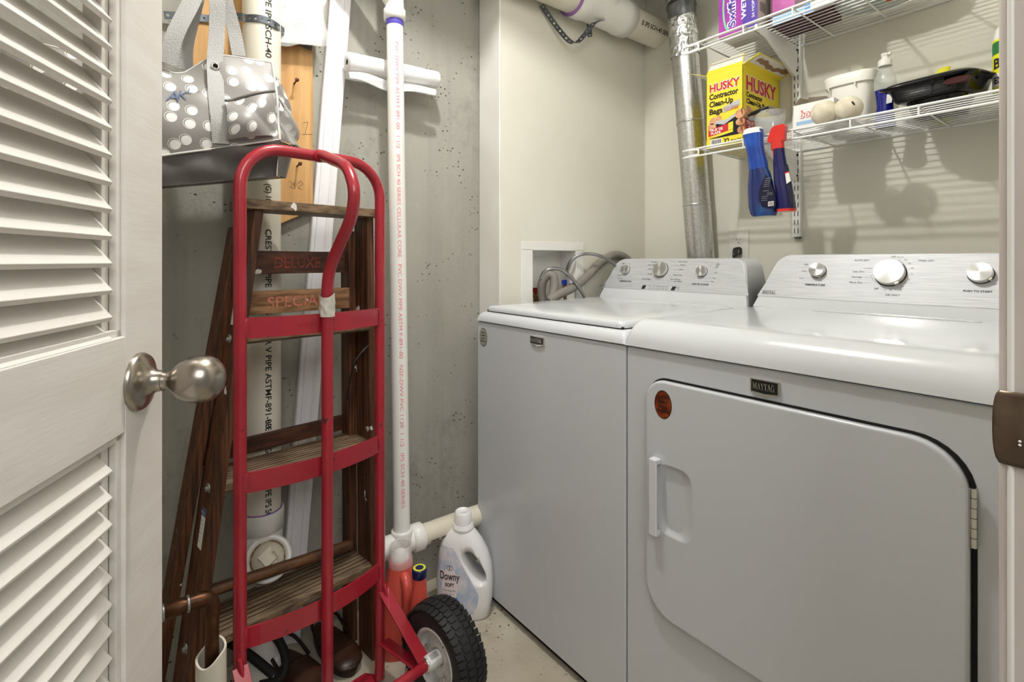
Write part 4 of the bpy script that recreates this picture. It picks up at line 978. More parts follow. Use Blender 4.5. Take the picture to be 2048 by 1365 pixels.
for k, (x_, y_) in enumerate(((1532, 358), (1530, 362), (1529, 366), (1528, 370), (1527, 374), (1526, 383), (1534, 387), (1534, 390), (1524, 394), (1523, 398), (1523, 402))):
    q = ony(x_, y_, y-.0006); mb.text(('KILLS 99.9%', 'multi surface', 'cleaner spray', 'fresh scent', 'directions', 'everyday', 'shake well', 'rinse after', 'keep out of reach', 'see back panel', 'for best use')[k], q, X_, UP, .0016, WHITE, width=.015+.001*(k % 3))
q = ony(1536, 413, y-.0006); mb.quad([q, q+V((.016, 0, .001)), q+V((.016, 0, .014)), q+V((0, 0, .013))], WHITE)
for k in range(9): mb.quad([q+V((.001+.0016*k, -.0003, .002)), q+V((.0018+.0016*k, -.0003, .002)), q+V((.0018+.0016*k, -.0003, .012)), q+V((.001+.0016*k, -.0003, .012))], INK)
mb.build('label', root)

root = thing('trigger_spray_bottle', 'navy spray bottle with red trigger head hanging beside the blue one', 'spray bottle', tuple(ony(1572, 422, yb_+.006)))
y2 = yb_+.006
mb = MB(); mb.loft(bottle_sections([(1559, 1587, 422, 3), (1557.5, 1590, 418, 3), (1556, 1588, 405, 3), (1554, 1584, 385, 3), (1551, 1580, 365, 2.8), (1548.5, 1576, 345, 2.6), (1547.5, 1572, 325, 2.4), (1549, 1569, 308, 2.3), (1550, 1568, 298, 2.2)], y2, lambda py: .024 if py > 350 else .016), NAVY, 36); mb.build('bottle_body', root)
mb = MB(); mb.loft(bottle_sections([(1558.5, 1588, 423.5, 3), (1557, 1590.5, 420, 3), (1557, 1590.5, 418.5, 3)], y2, lambda py: .0248), REDT, 36); mb.build('base_band', root)
mb = MB(); mb.loft(bottle_sections([(1543.5, 1568, 299, 2.6), (1543, 1567, 284, 2.6), (1546, 1567, 276, 2.4)], y2, lambda py: .013), REDT, 28)
hp = [(1535, 285), (1534, 278), (1537, 270), (1541, 258), (1547, 252), (1560, 248.5), (1567, 247), (1570, 252), (1568, 262), (1567, 280), (1550, 289)]
P = [ony(a, b, y2-.010) for a, b in hp]; mb.prism(P, (0, .020, 0), REDT); mb.build('trigger_head', root, bev=.002)
mb = MB(); P = [ony(a, b, y2-.005) for a, b in ((1545, 300), (1552, 300), (1553, 312), (1550, 324), (1546, 322))]; mb.prism(P, (0, .010, 0), REDT); mb.build('trigger', root, bev=.001)
mb = MB(); y = y2-.0245
P = [ony(a, b, y) for a, b in ((1570, 330), (1576, 329), (1583, 364), (1586, 398), (1588, 409), (1579, 411), (1575, 390), (1573, 365))]; mb.quad(P[::-1], LBLK)
P = [ony(a, b, y-.0005) for a, b in ((1570, 347), (1578, 345), (1582, 362), (1573, 368))]; mb.quad(P[::-1], BW); P = [ony(a, b, y-.0007) for a, b in ((1569, 346), (1578, 342), (1578.5, 344.5), (1569.3, 348.5))]; mb.quad(P[::-1], REDT)
for k in range(10):
    q = ony(1574+k*.9, 373+3.6*k, y-.0006); mb.text('made for kitchens', q, X_, UP, .0015, INKG, width=.0095)
mb.build('label', root)

# ------------------------------------------------------------------ things on the upper shelf
MAG = mat('carton_magenta', rgb(168, 62, 160), .4, var=rgb(136, 44, 150), vscale=(20, 20, 8)); VIO = mat('carton_violet', rgb(76, 48, 150), .4); MINT = mat('print_mint', rgb(120, 196, 150), .5)
sx0, sx1, sy0, sy1, sz0 = -.905, -.777, 1.560, 1.665, ZU+.002; sh = .26
root = thing('mop_pad_box', 'purple carton of mopping pads standing at the left end of the upper shelf', 'box', ((sx0+sx1)/2, (sy0+sy1)/2, sz0))
mb = MB(); mb.box((sx0, sy0, sz0), (sx1, sy1, sz0+sh), BW); y = sy0-.0004; W_ = sx1-sx0
mb.quad([(sx0, y, sz0), (sx0+W_*.63, y, sz0), (sx0+W_*.58, y, sz0+sh), (sx0, y, sz0+sh)], MAG); mb.quad([(sx0+W_*.63, y, sz0), (sx1, y, sz0), (sx1, y, sz0+sh), (sx0+W_*.58, y, sz0+sh)], VIO)
pts = [(sx0+.030+.017*math.cos(t), y-.0003, sz0+.092+.072*math.sin(t)) for t in [2*PI*k/32 for k in range(32)]]; mb.quad(pts, MINT)
pts = [(sx0+.037+.018*math.cos(t), y-.0005, sz0+.095+.073*math.sin(t)) for t in [2*PI*k/32 for k in range(32)]]; mb.quad(pts, MAG)
rv = V((0, 0, 1)); uv_ = V((-1, 0, 0))
mb.text('Swiffer', (sx0+.056, y, sz0+.024), rv, uv_, .026, WHITE, width=.118, bold=.07, lift=.0006); mb.text('Swiffer', (sx0+.056, y, sz0+.025), rv, uv_, .024, VIO, width=.116, bold=.02, lift=.0009)
mb.text('WETJET', (sx0+.091, y, sz0+.036), rv, uv_, .015, WHITE, width=.110, bold=.03, lift=.0006)
mb.text('24 MOPPING PADS', (sx0+.118, y, sz0+.030), rv, uv_, .008, WHITE, width=.13, bold=.01, lift=.0006)
q = V((sx1+.0004, sy0+.012, sz0+.05))
mb.quad([(sx1+.0003, sy0, sz0), (sx1+.0003, sy1, sz0), (sx1+.0003, sy1, sz0+sh), (sx1+.0003, sy0, sz0+sh)], mat('carton_kraft_pale', rgb(214, 204, 196), .5))
for k in range(12): mb.quad([q+V((.0003, 0, .0025*k)), q+V((.0003, .035, .0025*k)), q+V((.0003, .035, .0025*k+.0012)), q+V((.0003, 0, .0025*k+.0012))], INKG)
mb.build('carton', root)
mx0 = ony(1541, 40, 1.60).x; root = thing('cleaning_pad_box', 'dark purple and magenta carton with light blue base, right of the mop pad box', 'box', (mx0+.08, 1.66, sz0))
PLUM = mat('carton_plum', rgb(70, 14, 40), .4); MAG2 = mat('carton_pink', rgb(176, 70, 150), .4, var=rgb(140, 40, 120), vscale=(12, 12, 12)); LB2 = mat('carton_pale_blue', rgb(140, 184, 220), .45)
mb = MB(); mb.box((mx0, 1.60, sz0), (mx0+.150, 1.73, sz0+.20), PLUM); y = 1.5996
mb.quad([(mx0+.006, y, sz0+.03), (mx0+.072, y, sz0+.03), (mx0+.072, y, sz0+.2), (mx0+.006, y, sz0+.2)], MAG2)
mb.quad([(mx0+.006, y, sz0), (mx0+.10, y, sz0), (mx0+.10, y, sz0+.026), (mx0+.006, y, sz0+.026)], LB2); mb.quad([(mx0+.10, y, sz0), (mx0+.15, y, sz0), (mx0+.15, y, sz0+.03), (mx0+.10, y, sz0+.03)], mat('carton_mid_blue', rgb(60, 130, 190), .45))
for k in range(5): mb.text('* absorb + lock', (mx0+.080, y, sz0+.05+.012*k), X_, UP, .006, PGRY, width=.055)
mb.build('carton', root)
BAGP = mat('thin_plastic_bag', rgb(206, 214, 210), .25, var=rgb(180, 192, 190), vscale=(14, 14, 14), bump=.8, bscale=(30, 30, 30)); c = V((ony(1690, 8, 1.69).x+.09, 1.71, sz0))
root = thing('plastic_package', 'translucent pale package with orange print lying on the upper shelf', 'package', tuple(c)); mb = MB()
def pk(u, v):
    t, p = 2*PI*u, PI*v; d = V((math.cos(t)*math.sin(p)*.125, math.sin(t)*math.sin(p)*.085, (1-math.cos(p))*.028)); n_ = mnoise.noise(d*40)*.008
    return c+d*(1+n_*4)+UP*max(0, n_)
mb.grid(pk, 40, 20, BAGP); mb.build('wrap', root)
mb = MB(); OR = mat('orange_print', rgb(214, 96, 50), .5); mb.quad([c+V((.01, -.02, .0006)), c+V((.07, -.02, .0006)), c+V((.07, .0, .0006)), c+V((.01, .0, .0006))][::-1], OR); mb.build('print', root)
c = V((ony(1632, 8, 1.58).x, 1.585, sz0)); root = thing('white_carton', 'small white carton in front of the pale package on the upper shelf', 'box', tuple(c)); mb = MB(); mb.box((c.x-.012, 1.572, sz0), (c.x+.040, 1.60, sz0+.12), BW); mb.text('pads', (c.x-.006, 1.5716, sz0+.03), X_, UP, .01, INKG, width=.03); mb.build('carton', root, bev=.001)
# ------------------------------------------------------------------ hand truck frame: a along the truck (away to the right), s towards the viewer
TM = ond(0, 0, 1) - ond(0, 0, 1) + EYE+R_*-.4503+F_*1.18; TM.z = 0
ta = (R_*.688+F_*.725).normalized(); ts = (R_*.725-F_*.688).normalized()
def T(a, s, z): return TM+ta*a+ts*s+UP*z
REDM = mat('red_enamel', rgb(160, 34, 48), .28, coat=.4, var=rgb(146, 28, 42), vscale=(6, 6, 6)); splash(REDM, rgb(70, 40, 38), (38, 38, 20), .70, .715, 5)
root = thing('hand_truck', 'red tubular steel hand truck with black pneumatic tyre, standing before the ladder', 'hand truck', tuple(T(0, 0, 0)))
truck = root; A = .1655; TR = .0128; zt = 1.312; rc = .085
left = [T(-A, 0, .01), T(-A, 0, .6), T(-A, 0, zt-rc)]; pts = left[:]
for k in range(1, 9): t = PI/2*k/8; pts.append(T(-A+rc-rc*math.cos(t), 0, zt-rc+rc*math.sin(t)))
for k in range(0, 9): t = PI/2*k/8; pts.append(T(A-rc+rc*math.sin(t), 0, zt-rc+rc*math.cos(t)))
pts += [T(A, 0, .6), T(A, 0, .01)]
mb = MB(); mb.tube(pts, TR, REDM, 24); mb.build('frame_tube', root)
grip = [T(0, .0, zt), T(.004, .02, zt-.001), T(.006, .0625, 1.296), T(0.004, .125, 1.272), T(0, .162, 1.232), T(0, .166, 1.195), T(0, .150, 1.155), T(0, .105, 1.105), T(0, .066, 1.058), T(0, .051, 1.01), T(0, .050, .93), T(0, .050, .6), T(0, .050, .3), T(0, .050, .012)]
mb = MB(); mb.tube(smooth_path(grip, 6), TR, REDM, 24); mb.lathe(T(0, .006, zt-.001), ts, [(.0145, 0), (.0155, .004), (.013, .010)], REDM, 20); mb.build('handle_tube', root)
for zb2 in (.930, .609, .2865):
    mb = MB(); fr, bk = [], []
    for k in range(21):
        u = k/20; a = -A+2*A*u; s_ = .004+.034*math.sin(PI*u)**.8; fr.append((a, s_+.0022)); bk.append((a, s_-.0022))
    vs_ = []
    for (a0, s0), (a1, s1) in zip(fr, bk): vs_ += [T(a0, s0, zb2-.0215), T(a0, s0, zb2+.0215), T(a1, s1, zb2+.0215), T(a1, s1, zb2-.0215)]
    mb.add(vs_, [(4*i+j, 4*i+(j+1) % 4, 4*i+4+(j+1) % 4, 4*i+4+j) for i in range(20) for j in range(4)]+[(0, 3, 2, 1), (80, 81, 82, 83)], REDM)
    for sx in (-1, 1): mb.loft([(T(sx*(A-.010), .008, zb2), ts*.005, UP*.020, 3), (T(sx*(A-.002), .004, zb2), ts*.007, UP*.023, 3)], REDM, 20)
    if zb2 > .9:
        def tf(a, b):
            aa = -A+.05+a; return T(aa, .004+.034*math.sin(PI*(aa+A)/(2*A))**.8+.0028, zb2-.006+b)
        mb.text('SAFCO VIETNAM' if False else 'VIETNAM', (0, 0, 0), ta, UP, .011, mat('red_embossed', rgb(150, 24, 34), .35), tf=lambda a, b: tf(a+.055, b), width=.075)
    mb.build('cross_bar', root)
DUCT = mat('silver_tape', rgb(206, 202, 194), .5, .15, bump=.9, bscale=(70, 70, 30))
mb = MB()
def tape(u, v):
    t = 2*PI*u; r = TR+.0035+.003*mnoise.noise(V((math.cos(t)*3, math.sin(t)*3, v*4)))
    return T(0, .050, .945+.047*v+(.006*math.sin(2*t) if v == 1 else 0))+(ta*math.cos(t)+ts*math.sin(t))*r
mb.grid(tape, 40, 14, DUCT); mb.build('tape', root)
AX = .1215; AS = .169
def strap_plate(p, q, w, name='brace'):
    mb = MB(); mb.bar(p, q, w, .004, ta, REDM); d = (V(q)-V(p)).normalized()
    return mb
for sx in (-1, 1):
    a = sx*(A+.004)
    mb = strap_plate(T(a, .012, .235), T(a+sx*.012, AS-.006, AX+.010), .030); mb.loft([(T(a, .012, .252), ta*.005, ts*.007, 2), (T(a, .014, .236), ta*.006, ts*.014, 2), (T(a, .018, .222), ta*.004, ts*.014, 2)], REDM, 16); mb.build('brace', root, bev=.001)
    mb = strap_plate(T(a, .012, .105), T(a+sx*.008, AS-.008, AX-.008), .030); mb.build('brace', root, bev=.001)
mb = MB(); mb.tube([T(-A-.028, AS, AX), T(A+.028, AS, AX)], .0118, REDM, 20); mb.tube([T(-A-.034, AS, AX), T(A+.034, AS, AX)], .0085, CHROME, 16); mb.build('axle', root)
mb = MB(); mb.hexa([T(-.18, 0, 0), T(.18, 0, 0), T(.15, -.045, 0), T(-.15, -.045, 0), T(-.18, 0, .005), T(.18, 0, .005), T(.15, -.045, .005), T(-.15, -.045, .005)], REDM); mb.build('toe_plate', root)
RUB = mat('black_rubber', rgb(26, 26, 27), .62, bump=.2, bscale=(200, 200, 200)); HUBW = mat('wheel_white', rgb(206, 205, 202), .35, var=rgb(150, 145, 138), vscale=(20, 20, 20), vr=(.5, .75))
def wheel(a0, sgn):
    hub = T(a0, AS, AX); ax = ta*sgn; w2 = .040; R0 = AX; e1 = ts; e2 = UP
    K = .955
    prof = [(.068, -.026), (.074, -.030), (.088, -.036), (.104, -.0385), (.115, -.034), (.1215, -.024), (.1245, -.012), (.1255, 0), (.1245, .012), (.1215, .024), (.115, .034), (.104, .0385), (.088, .036), (.074, .030), (.068, .026)]
    prof = [(r*K, h*K) for r, h in prof]; mb = MB(); mb.lathe(hub, ax, prof, RUB, 96, cap=False)
    n = 46
    for k in range(n):                       # tread blocks, staggered rows
        for row, hh2 in ((-.030, .0085), (-.0115, .0085), (.0115, .0085), (.030, .0085)):
            t = 2*PI*(k+(.5 if row in (-.0115, .030) else 0))/n; cr = .1198-abs(row)**2*5.6
            rd = e1*math.cos(t)+e2*math.sin(t); tg = -e1*math.sin(t)+e2*math.cos(t); tilt = -row*9
            nr = (rd*math.cos(tilt*.9)-ax*math.sin(tilt*.9)).normalized(); sd = tg.cross(nr).normalized()
            if rd.z < -.8 and False: continue
            dz = .0016
            skew = .25*(1 if row > 0 else -1)
            mb.obox(hub+ax*row+rd*(cr-.0005), (tg+sd*skew).normalized()*.0066, sd*.0078, nr*.0026, RUB)
    tyre = mb.build('tire', root)
    mb = MB(); mb.lathe(hub, ax, [(.069, -.027), (.071, -.030), (.067, -.031), (.062, -.027), (.059, -.012), (.050, -.008), (.030, -.010), (.019, -.012), (.019, -.0125)], HUBW, 64, cap=False)
    mb.lathe(hub, ax, [(.069, .027), (.071, .030), (.067, .031), (.062, .027), (.059, .012), (.050, .008), (.030, .010), (.019, .012), (.019, .0125)], HUBW, 64, cap=False)
    for k in range(3):
        t = 2*PI*k/3+1.0; p = hub+(e1*math.cos(t)+e2*math.sin(t))*.044; mb.lathe(p-ax*.0125, -ax, [(.007, 0), (.007, .004), (.003, .004), (.003, .010), (0, .010)], CHROME, 6, smooth=False)
    rim = mb.build('rim', root)
    mb = MB(); mb.lathe(hub-ax*.052, ax, [(.0115, 0), (.0165, .001), (.0175, .003), (.0175, .045)], HUBW, 32); mb.lathe(hub-ax*.0535, ax, [(.0105, 0), (.0155, 0), (.0165, .002), (.0165, .004)], CHROME, 32)
    if sgn > 0:
        def lf(u, v): t = 2*PI*(.08+.30*u); return hub-ax*(.047-.032*v)+(e1*math.cos(t)+e2*math.sin(t))*.0181
        mb.grid(lf, 16, 4, BW)
        for k in range(7):
            def lg(u, v, k=k): t = 2*PI*(.14+.018*k+.008*u); return hub-ax*(.043-.022*v)+(e1*math.cos(t)+e2*math.sin(t))*.0184
            mb.grid(lg, 2, 2, INK)
    mb.build('hub', rim)
wheel(A+.068, 1); wheel(-A-.068, -1)

# ------------------------------------------------------------------ wooden stepladder
def wood(name, c1, c2, scale, rough=.6, paint=True, splashsc=(26, 26, 26)):
    m = mat(name, c1, rough, var=c2, vscale=scale, vdetail=5, vr=(.36, .62), bump=.5, bscale=tuple(x*1.7 for x in scale))
    if paint: splash(m, rgb(222, 220, 210), splashsc, .71, .725, 4)
    return m
WR = wood('brown_rail_wood', rgb(106, 62, 34), rgb(50, 29, 18), (150, 150, 4)); WS = wood('weathered_step_wood', rgb(134, 112, 86), rgb(84, 66, 48), (210, 9, 110)); WD = wood('dark_slat_wood', rgb(92, 54, 36), rgb(58, 34, 24), (80, 6, 80)); WL = wood('light_slat_wood', rgb(160, 122, 86), rgb(112, 78, 50), (90, 6, 90))
root = thing('stepladder', 'old brown wooden stepladder spattered with paint, folded behind the red hand truck', 'stepladder', tuple(T(0, -.12, 0)))
def LA(px, py, s):   # truck-frame point by pixel in the plane s
    return onp(px, py, T(0, s, 0), ts)
def av(P): return (V(P)-TM).dot(ta)
aTL, aBL, aTR, aBR = -.100, -.262, .190, .196; sF = -.045; dpt_ = .066
def rail(at, ab, s_top, s_bot, z0, z1, w, th, m, name='rail'):
    p, q = T(ab, s_bot, z0), T(at, s_top, z1); mb = MB(); d = (q-p).normalized(); n = ts
    mb.obox((p+q)/2, ts*w/2, d.cross(ts).normalized()*th/2, (q-p)/2, m); return mb
S0, S1 = -.120, -.104     # front rail centre plane top, bottom
rl = rail(aTL, aBL, S0, S1, .0, 1.19, .098, .020, WR).build('rail', root, bev=.003); rr = rail(aTR, aBR, S0, S1, .0, 1.19, .070, .020, WR).build('rail', root, bev=.003)
def aL(z): return aBL+(aTL-aBL)*z/1.19
def aR(z): return aBR+(aTR-aBR)*z/1.19
BOLT = mat('zinc_bolt', rgb(150, 150, 148), .4, .8)
for z in (.905, .585, .262):
    for (f, sg, rail_) in ((aL, -1, rl), (aR, 1, rr)):
        mb = MB(); c = T(f(z)+sg*.0105, S0+(S1-S0)*(1-z/1.19)+.004, z-.012); mb.lathe(c, ta*sg, [(.0125, 0), (.0125, .002), (.006, .0025), (.006, .006), (.004, .0075), (0, .008)], BOLT, 20); mb.build('bolt', rail_)
# treads
def tread(z, wdt, th, m, bow=True, name='step', s0=-.072):
    a0, a1 = aL(z)+.008, aR(z)-.008; mb = MB(); s1 = s0-wdt
    mb.prism([T(a0, s0-.010, z-th), T(a0, s0, z-th+.006), T(a0, s0, z-.006), T(a0, s0-.008, z), T(a0, s1, z), T(a0, s1, z-th)], ta*(a1-a0), m)
    for k in range(7):
        s_ = s0-.016-k*(wdt-.03)/6; mb.obox(T((a0+a1)/2, s_, z+.0002), ta*(a1-a0)/2, ts*.0014, UP*.0004, GROOVE)
    return mb.build(name, root, bev=.0015)
GROOVE = mat('groove_dark', rgb(44, 33, 24), .9)
tread(.905, .075, .022, WS); tread(.590, .110, .026, WS); tread(.262, .122, .028, WS)
# cap board
mb = MB(); mb.obox(T((aTL-.03+aTR+.01)/2, -.112, 1.197), ta*(aTR-aTL+.05)/2, ts*.052, UP*.011, WS); mb.build('top_cap', root, bev=.002)
# slats with worn stencilled words
def slat(px0, px1, pyt, pyb, s_, m, word, col, wpx, name):
    a0, a1 = av(LA(px0, pyt, s_)), av(LA(px1, pyt, s_)); z1, z0 = LA(595, pyt, s_).z, LA(595, pyb, s_).z
    mb = MB(); mb.obox(T((a0+a1)/2, s_-.009, (z0+z1)/2), ta*(a1-a0)/2, ts*.009, UP*(z1-z0)/2, m)
    o = mb.build(name, root, bev=.0015)
    mb = MB(); P0 = LA(wpx[0], wpx[2], s_); P1 = LA(wpx[1], wpx[2], s_)
    mb.text(word, T(av(P0), s_, z0+(z1-z0)*.26), ta, UP, (z1-z0)*.5, col, width=(P1-P0).length, lift=.0004, bold=.01); mb.build('lettering', o)
FADR = mat('faded_red_stencil', rgb(150, 62, 44), .7, var=rgb(96, 46, 32), vscale=(120, 120, 120)); FADP = mat('faded_pink_stencil', rgb(206, 122, 98), .7, var=rgb(166, 110, 84), vscale=(140, 140, 140), vr=(.45, .6))
slat(478, 690, 503, 547, -.145, WD, 'DELUXE', FADR, (549, 640, 525), 'slat'); slat(476, 699, 580, 624, -.125, WL, 'SPECIAL', FADP, (535, 650, 600), 'slat')
# rear legs and their rungs
lr = rail(aTR-.03, .188, -.150, -.190, .0, 1.15, .045, .022, WR).build('rear_leg', root, bev=.003); ll = rail(-.118, -.298, -.165, -.190, .0, 1.15, .058, .020, WR).build('rear_leg', root, bev=.003)
mb = MB(); mb.obox(T(-.01, -.195, .617), ta*.190, ts*.009, UP*.019, WD); mb.build('rear_slat', root, bev=.002)
mb = MB(); p, q = LA(412, 1186, -.138), LA(701, 1090, -.138); mb.tube([p, q], .0135, mat('brown_rung', rgb(104, 70, 44), .45, var=rgb(66, 44, 28), vscale=(60, 10, 60), bump=.3, bscale=(60, 10, 60)), 20); mb.build('rung', root)
mb = MB(); c = LA(713, 725, -.06); mb.tube(smooth_path([LA(738, 690, -.075), LA(712, 720, -.07), LA(700, 760, -.08), LA(694, 800, -.1)], 5), .0025, BLACK, 8); mb.build('spreader_wire', root)
# notice sticker on the left rail's outer side
mb = MB(); za, zb3 = ond(401, 1012, 1.02).z, ond(401, 1088, 1.02).z
NB = mat('notice_blue', rgb(54, 86, 150), .5)
dl = (T(aTL, S0, 1.19)-T(aBL, S1, 0)).normalized(); sr_ = -ts; zc4 = .50
def RP(w, z, l=.0): b = T(aL(z), S1+(S0-S1)*z/1.19, z); nrm = ts.cross(dl).normalized(); nrm = nrm if nrm.dot(-ta) > 0 else -nrm; return b+nrm*(.0104+l)+ts*w
wl = .024
zN1, zN0 = .530, .448
mb.quad([RP(-.012, zN0), RP(.014, zN0), RP(.014, zN1), RP(-.012, zN1)], WHITE); mb.quad([RP(-.012, zN1-.016, .0003), RP(.014, zN1-.016, .0003), RP(.014, zN1, .0003), RP(-.012, zN1, .0003)], NB)
mb.text('NOTICE', RP(-.010, zN1-.012, .0006), ts, UP, .008, WHITE, width=.022)
for k in range(6): mb.text(('CAUTION', 'TYPE III', 'KEEP BODY', 'CENTERED', 'DO NOT', 'STAND ON TOP')[k], RP(-.009, zN1-.026-.0085*k, .0006), ts, UP, .0038, INKG, width=.018)
mb.build('notice_sticker', rl)
# white printed label further up the same rail
mb = MB(); zN1, zN0 = .985, .925; mb.quad([RP(.0, zN0), RP(.030, zN0), RP(.030, zN1), RP(.0, zN1)], BW)
for k in range(9): mb.text('use on level ground', RP(.003, zN1-.007-.006*k, .0004), ts, UP, .003, INKG, width=.024)
mb.build('instruction_label', rl)

# ------------------------------------------------------------------ pipes on the concrete wall
P4 = V((-1.408, .290, 0)); r4 = .0460
# refine so the pipe sits at px 484..563
D_ = 1.33; q = EYE+ray(523.5, HY)*D_; P4 = V((q.x, q.y, 0))
root = thing('soil_pipe', 'tall cream plastic waste pipe with black print, left of the leaning white trim', 'pipe', (P4.x, P4.y, 0))
mb = MB(); zcol = ond(525, 1030, D_-.03).z
mb.tube([P4+UP*zcol, P4+UP*2.19], r4, PVC, 48)
view = (V((0, 0, 0))-P4).normalized(); side = V((-view.y, view.x, 0))
rad = (view*math.cos(-.28)+side*math.sin(-.28)); rad = rad if True else rad
def ptxt(z_top, s_, hgt=.0150, ang=.35, wid=None, m=INK):
    ra = (view*math.cos(ang)-side*math.sin(ang)).normalized()
    if ra.dot(R_) > 0: ra = (view*math.cos(ang)+side*math.sin(ang)).normalized()
    up_ = ra.cross(V((0, 0, -1)))
    def tf(a, b): t = (b-hgt/2)/r4; return P4+UP*(z_top-a)+(ra*math.cos(t)+up_*math.sin(t))*(r4+.0008)
    mb.text(s_, (0, 0, 0), UP, X_, hgt, m, width=wid, tf=tf, bold=.012)
ptxt(1.76, 'PIPE IPS SCH-40 SERIES CO', wid=.30); ptxt(1.265, '(G) 10  13', wid=.072); ptxt(1.150, 'CRESTON PIPE SERIES OR DR V PIPE ASTMF-891-00', wid=.505); ptxt(.665, 'BPE C-3 (G) 10  13 0  PIPE IPS SCH-40 SE', wid=.305)
mb.build('upper_pipe', root)
mb = MB(); mb.lathe(P4+UP*(zcol-.052), UP, [(r4+.001, 0), (r4+.0065, .002), (r4+.0075, .050), (r4+.0065, .053), (r4, .053)], PVCW, 48); mb.lathe(P4+UP*(zcol+.0005), UP, [(r4+.003, 0), (r4+.003, .002), (r4, .003)], PURPLE, 48, cap=False); mb.build('coupling', root)
mb = MB(); mb.tube([P4+UP*0.03, P4+UP*(zcol-.03)], r4+.004, PVCW, 48)
cap_c = ond(536, 1117, D_-.060); cdir = ((view*.80+UP*.62)).normalized()
mb.tube([P4+UP*(cap_c.z-.08), cap_c-cdir*.02], r4+.001, PVCW, 40); mb.lathe(cap_c-cdir*.026, cdir, [(r4+.002, 0), (r4+.0085, .002), (r4+.0085, .026), (r4+.005, .0285), (r4-.003, .0285), (r4-.003, .024), (0, .024)], PVCW, 48)
mb.lathe(P4+UP*.0, UP, [(r4+.012, 0), (r4+.012, .05), (r4+.004, .052)], PVCW, 40); mb.build('cleanout_fitting', root)
CAPB = mat('cleanout_plug', rgb(222, 212, 192), .5, var=rgb(150, 120, 70), vscale=(25, 25, 25), vr=(.58, .7)); GLUE = mat('brown_sealant', rgb(122, 92, 44), .6, var=rgb(190, 170, 130), vscale=(40, 40, 40), vr=(.5, .6))
mb = MB(); mb.lathe(cap_c-cdir*.004, cdir, [(.0405, 0), (.0405, .004), (.038, .005), (.037, .004)], GLUE, 48, cap=False); mb.lathe(cap_c-cdir*.004, cdir, [(.0375, 0), (.0375, .003), (0, .003)], CAPB, 48, cap=False)
c1_ = cdir.cross(UP).normalized(); c2_ = c1_.cross(cdir); q1 = (c1_*.8+c2_*-.6).normalized(); q2 = cdir.cross(q1)
mb.obox(cap_c+cdir*.005, q1*.0165, q2*.0165, cdir*.007, CAPB); mb.build('cleanout_plug', root)

# board fixed to the wall behind the pipe
PLY = mat('pine_board', rgb(206, 164, 108), .6, var=rgb(186, 140, 84), vscale=(60, 60, 5), vr=(.35, .65), bump=.15, bscale=(60, 60, 6)); splash(PLY, rgb(96, 62, 36), (14, 14, 14), .76, .78)
xb = XC+.020; yR_ = onx(626, 300, xb).y; yL_ = onx(384, 60, xb).y
root = thing('backing_board', 'pine board fixed to the concrete wall behind the tall cream pipe', 'board', (XC+.01, (yL_+yR_)/2, 1.16))
zr, zl = onx(626, 420, xb).z, onx(563, 447, xb).z; slope = (zr-zl)/(yR_-onx(563, 447, xb).y)
ym = onx(486, 447, xb).y; mb = MB(); mb.prism([(XC+.001, yL_, 1.36), (XC+.001, ym, 1.36), (XC+.001, ym, zr-slope*(yR_-ym)), (XC+.001, yR_, zr), (XC+.001, yR_, 2.30), (XC+.001, yL_, 2.30)], (.019, 0, 0), PLY); mb.build('board', root, bev=.001)
RUST = mat('rusty_nail', rgb(92, 54, 36), .6, .4)
for px, py in ((588, 168), (594, 333)):
    p = onx(px, py, xb+.001); mb = MB(); mb.tube([p, p+V((.030, 0, .003))], .0023, RUST, 10); mb.lathe(p+V((.030, 0, .003)), X_, [(.0055, 0), (.0055, .0015), (0, .002)], RUST, 14); mb.build('nail', root)
mb = MB()
PENC = mat('pencil_mark', rgb(120, 96, 70), .7)
def wallline(pts, w=.0008, x=xb+.0004, m=PENC):
    for (a, b), (c, d) in zip(pts[:-1], pts[1:]):
        p, q = onx(a, b, x), onx(c, d, x); t = (q-p); n = V((0, -t.z, t.y)).normalized()*w; mb.quad([p-n, q-n, q+n, p+n], m)
wallline([(606, 246), (616, 244), (610, 268)]); mb.build('pencil_mark', root); mb = MB(); wallline([(604, 269), (625, 269)]); mb.build('pencil_mark', root); mb = MB(); wallline([(578, 362), (586, 368), (580, 375), (590, 378), (588, 364)]); mb.build('pencil_mark', root); mb = MB(); wallline([(596, 368), (602, 362), (606, 368), (596, 376), (604, 380)])
mb.build('pencil_mark', root)

# perforated strap round the tall pipe
root = thing('pipe_strap', 'grey perforated strap curving over the tall cream pipe at the top left', 'strap', (XC+.05, .2, 1.65))
Dp = D_-r4-.004
pp = [onx(328, 30, XC+.02), onx(380, 33, XC+.027), onx(430, 38, XC+.03), onx(478, 33, P4.x+.015)]
arc = []
for px, py in ((492, 36), (508, 36), (524, 38), (540, 44), (555, 53)):
    u = (px-CX)/FX; # nearest surface point on the pipe for this column
    d = V((ray(px, py).x, ray(px, py).y)); o2 = V((P4.x, P4.y)); bq = d.dot(o2); disc = bq*bq-d.dot(d)*(o2.dot(o2)-(r4+.002)**2)
    t = (bq-math.sqrt(max(disc, 0)))/d.dot(d); arc.append(EYE+ray(px, py)*t)
pp += arc+[onx(572, 66, P4.x-.02), onx(590, 80, XC+.032), onx(624, 95, XC+.026)]
strap('strap', root, pp, lambda p: UP, .0185, hole=.0040, pitch=.0155)

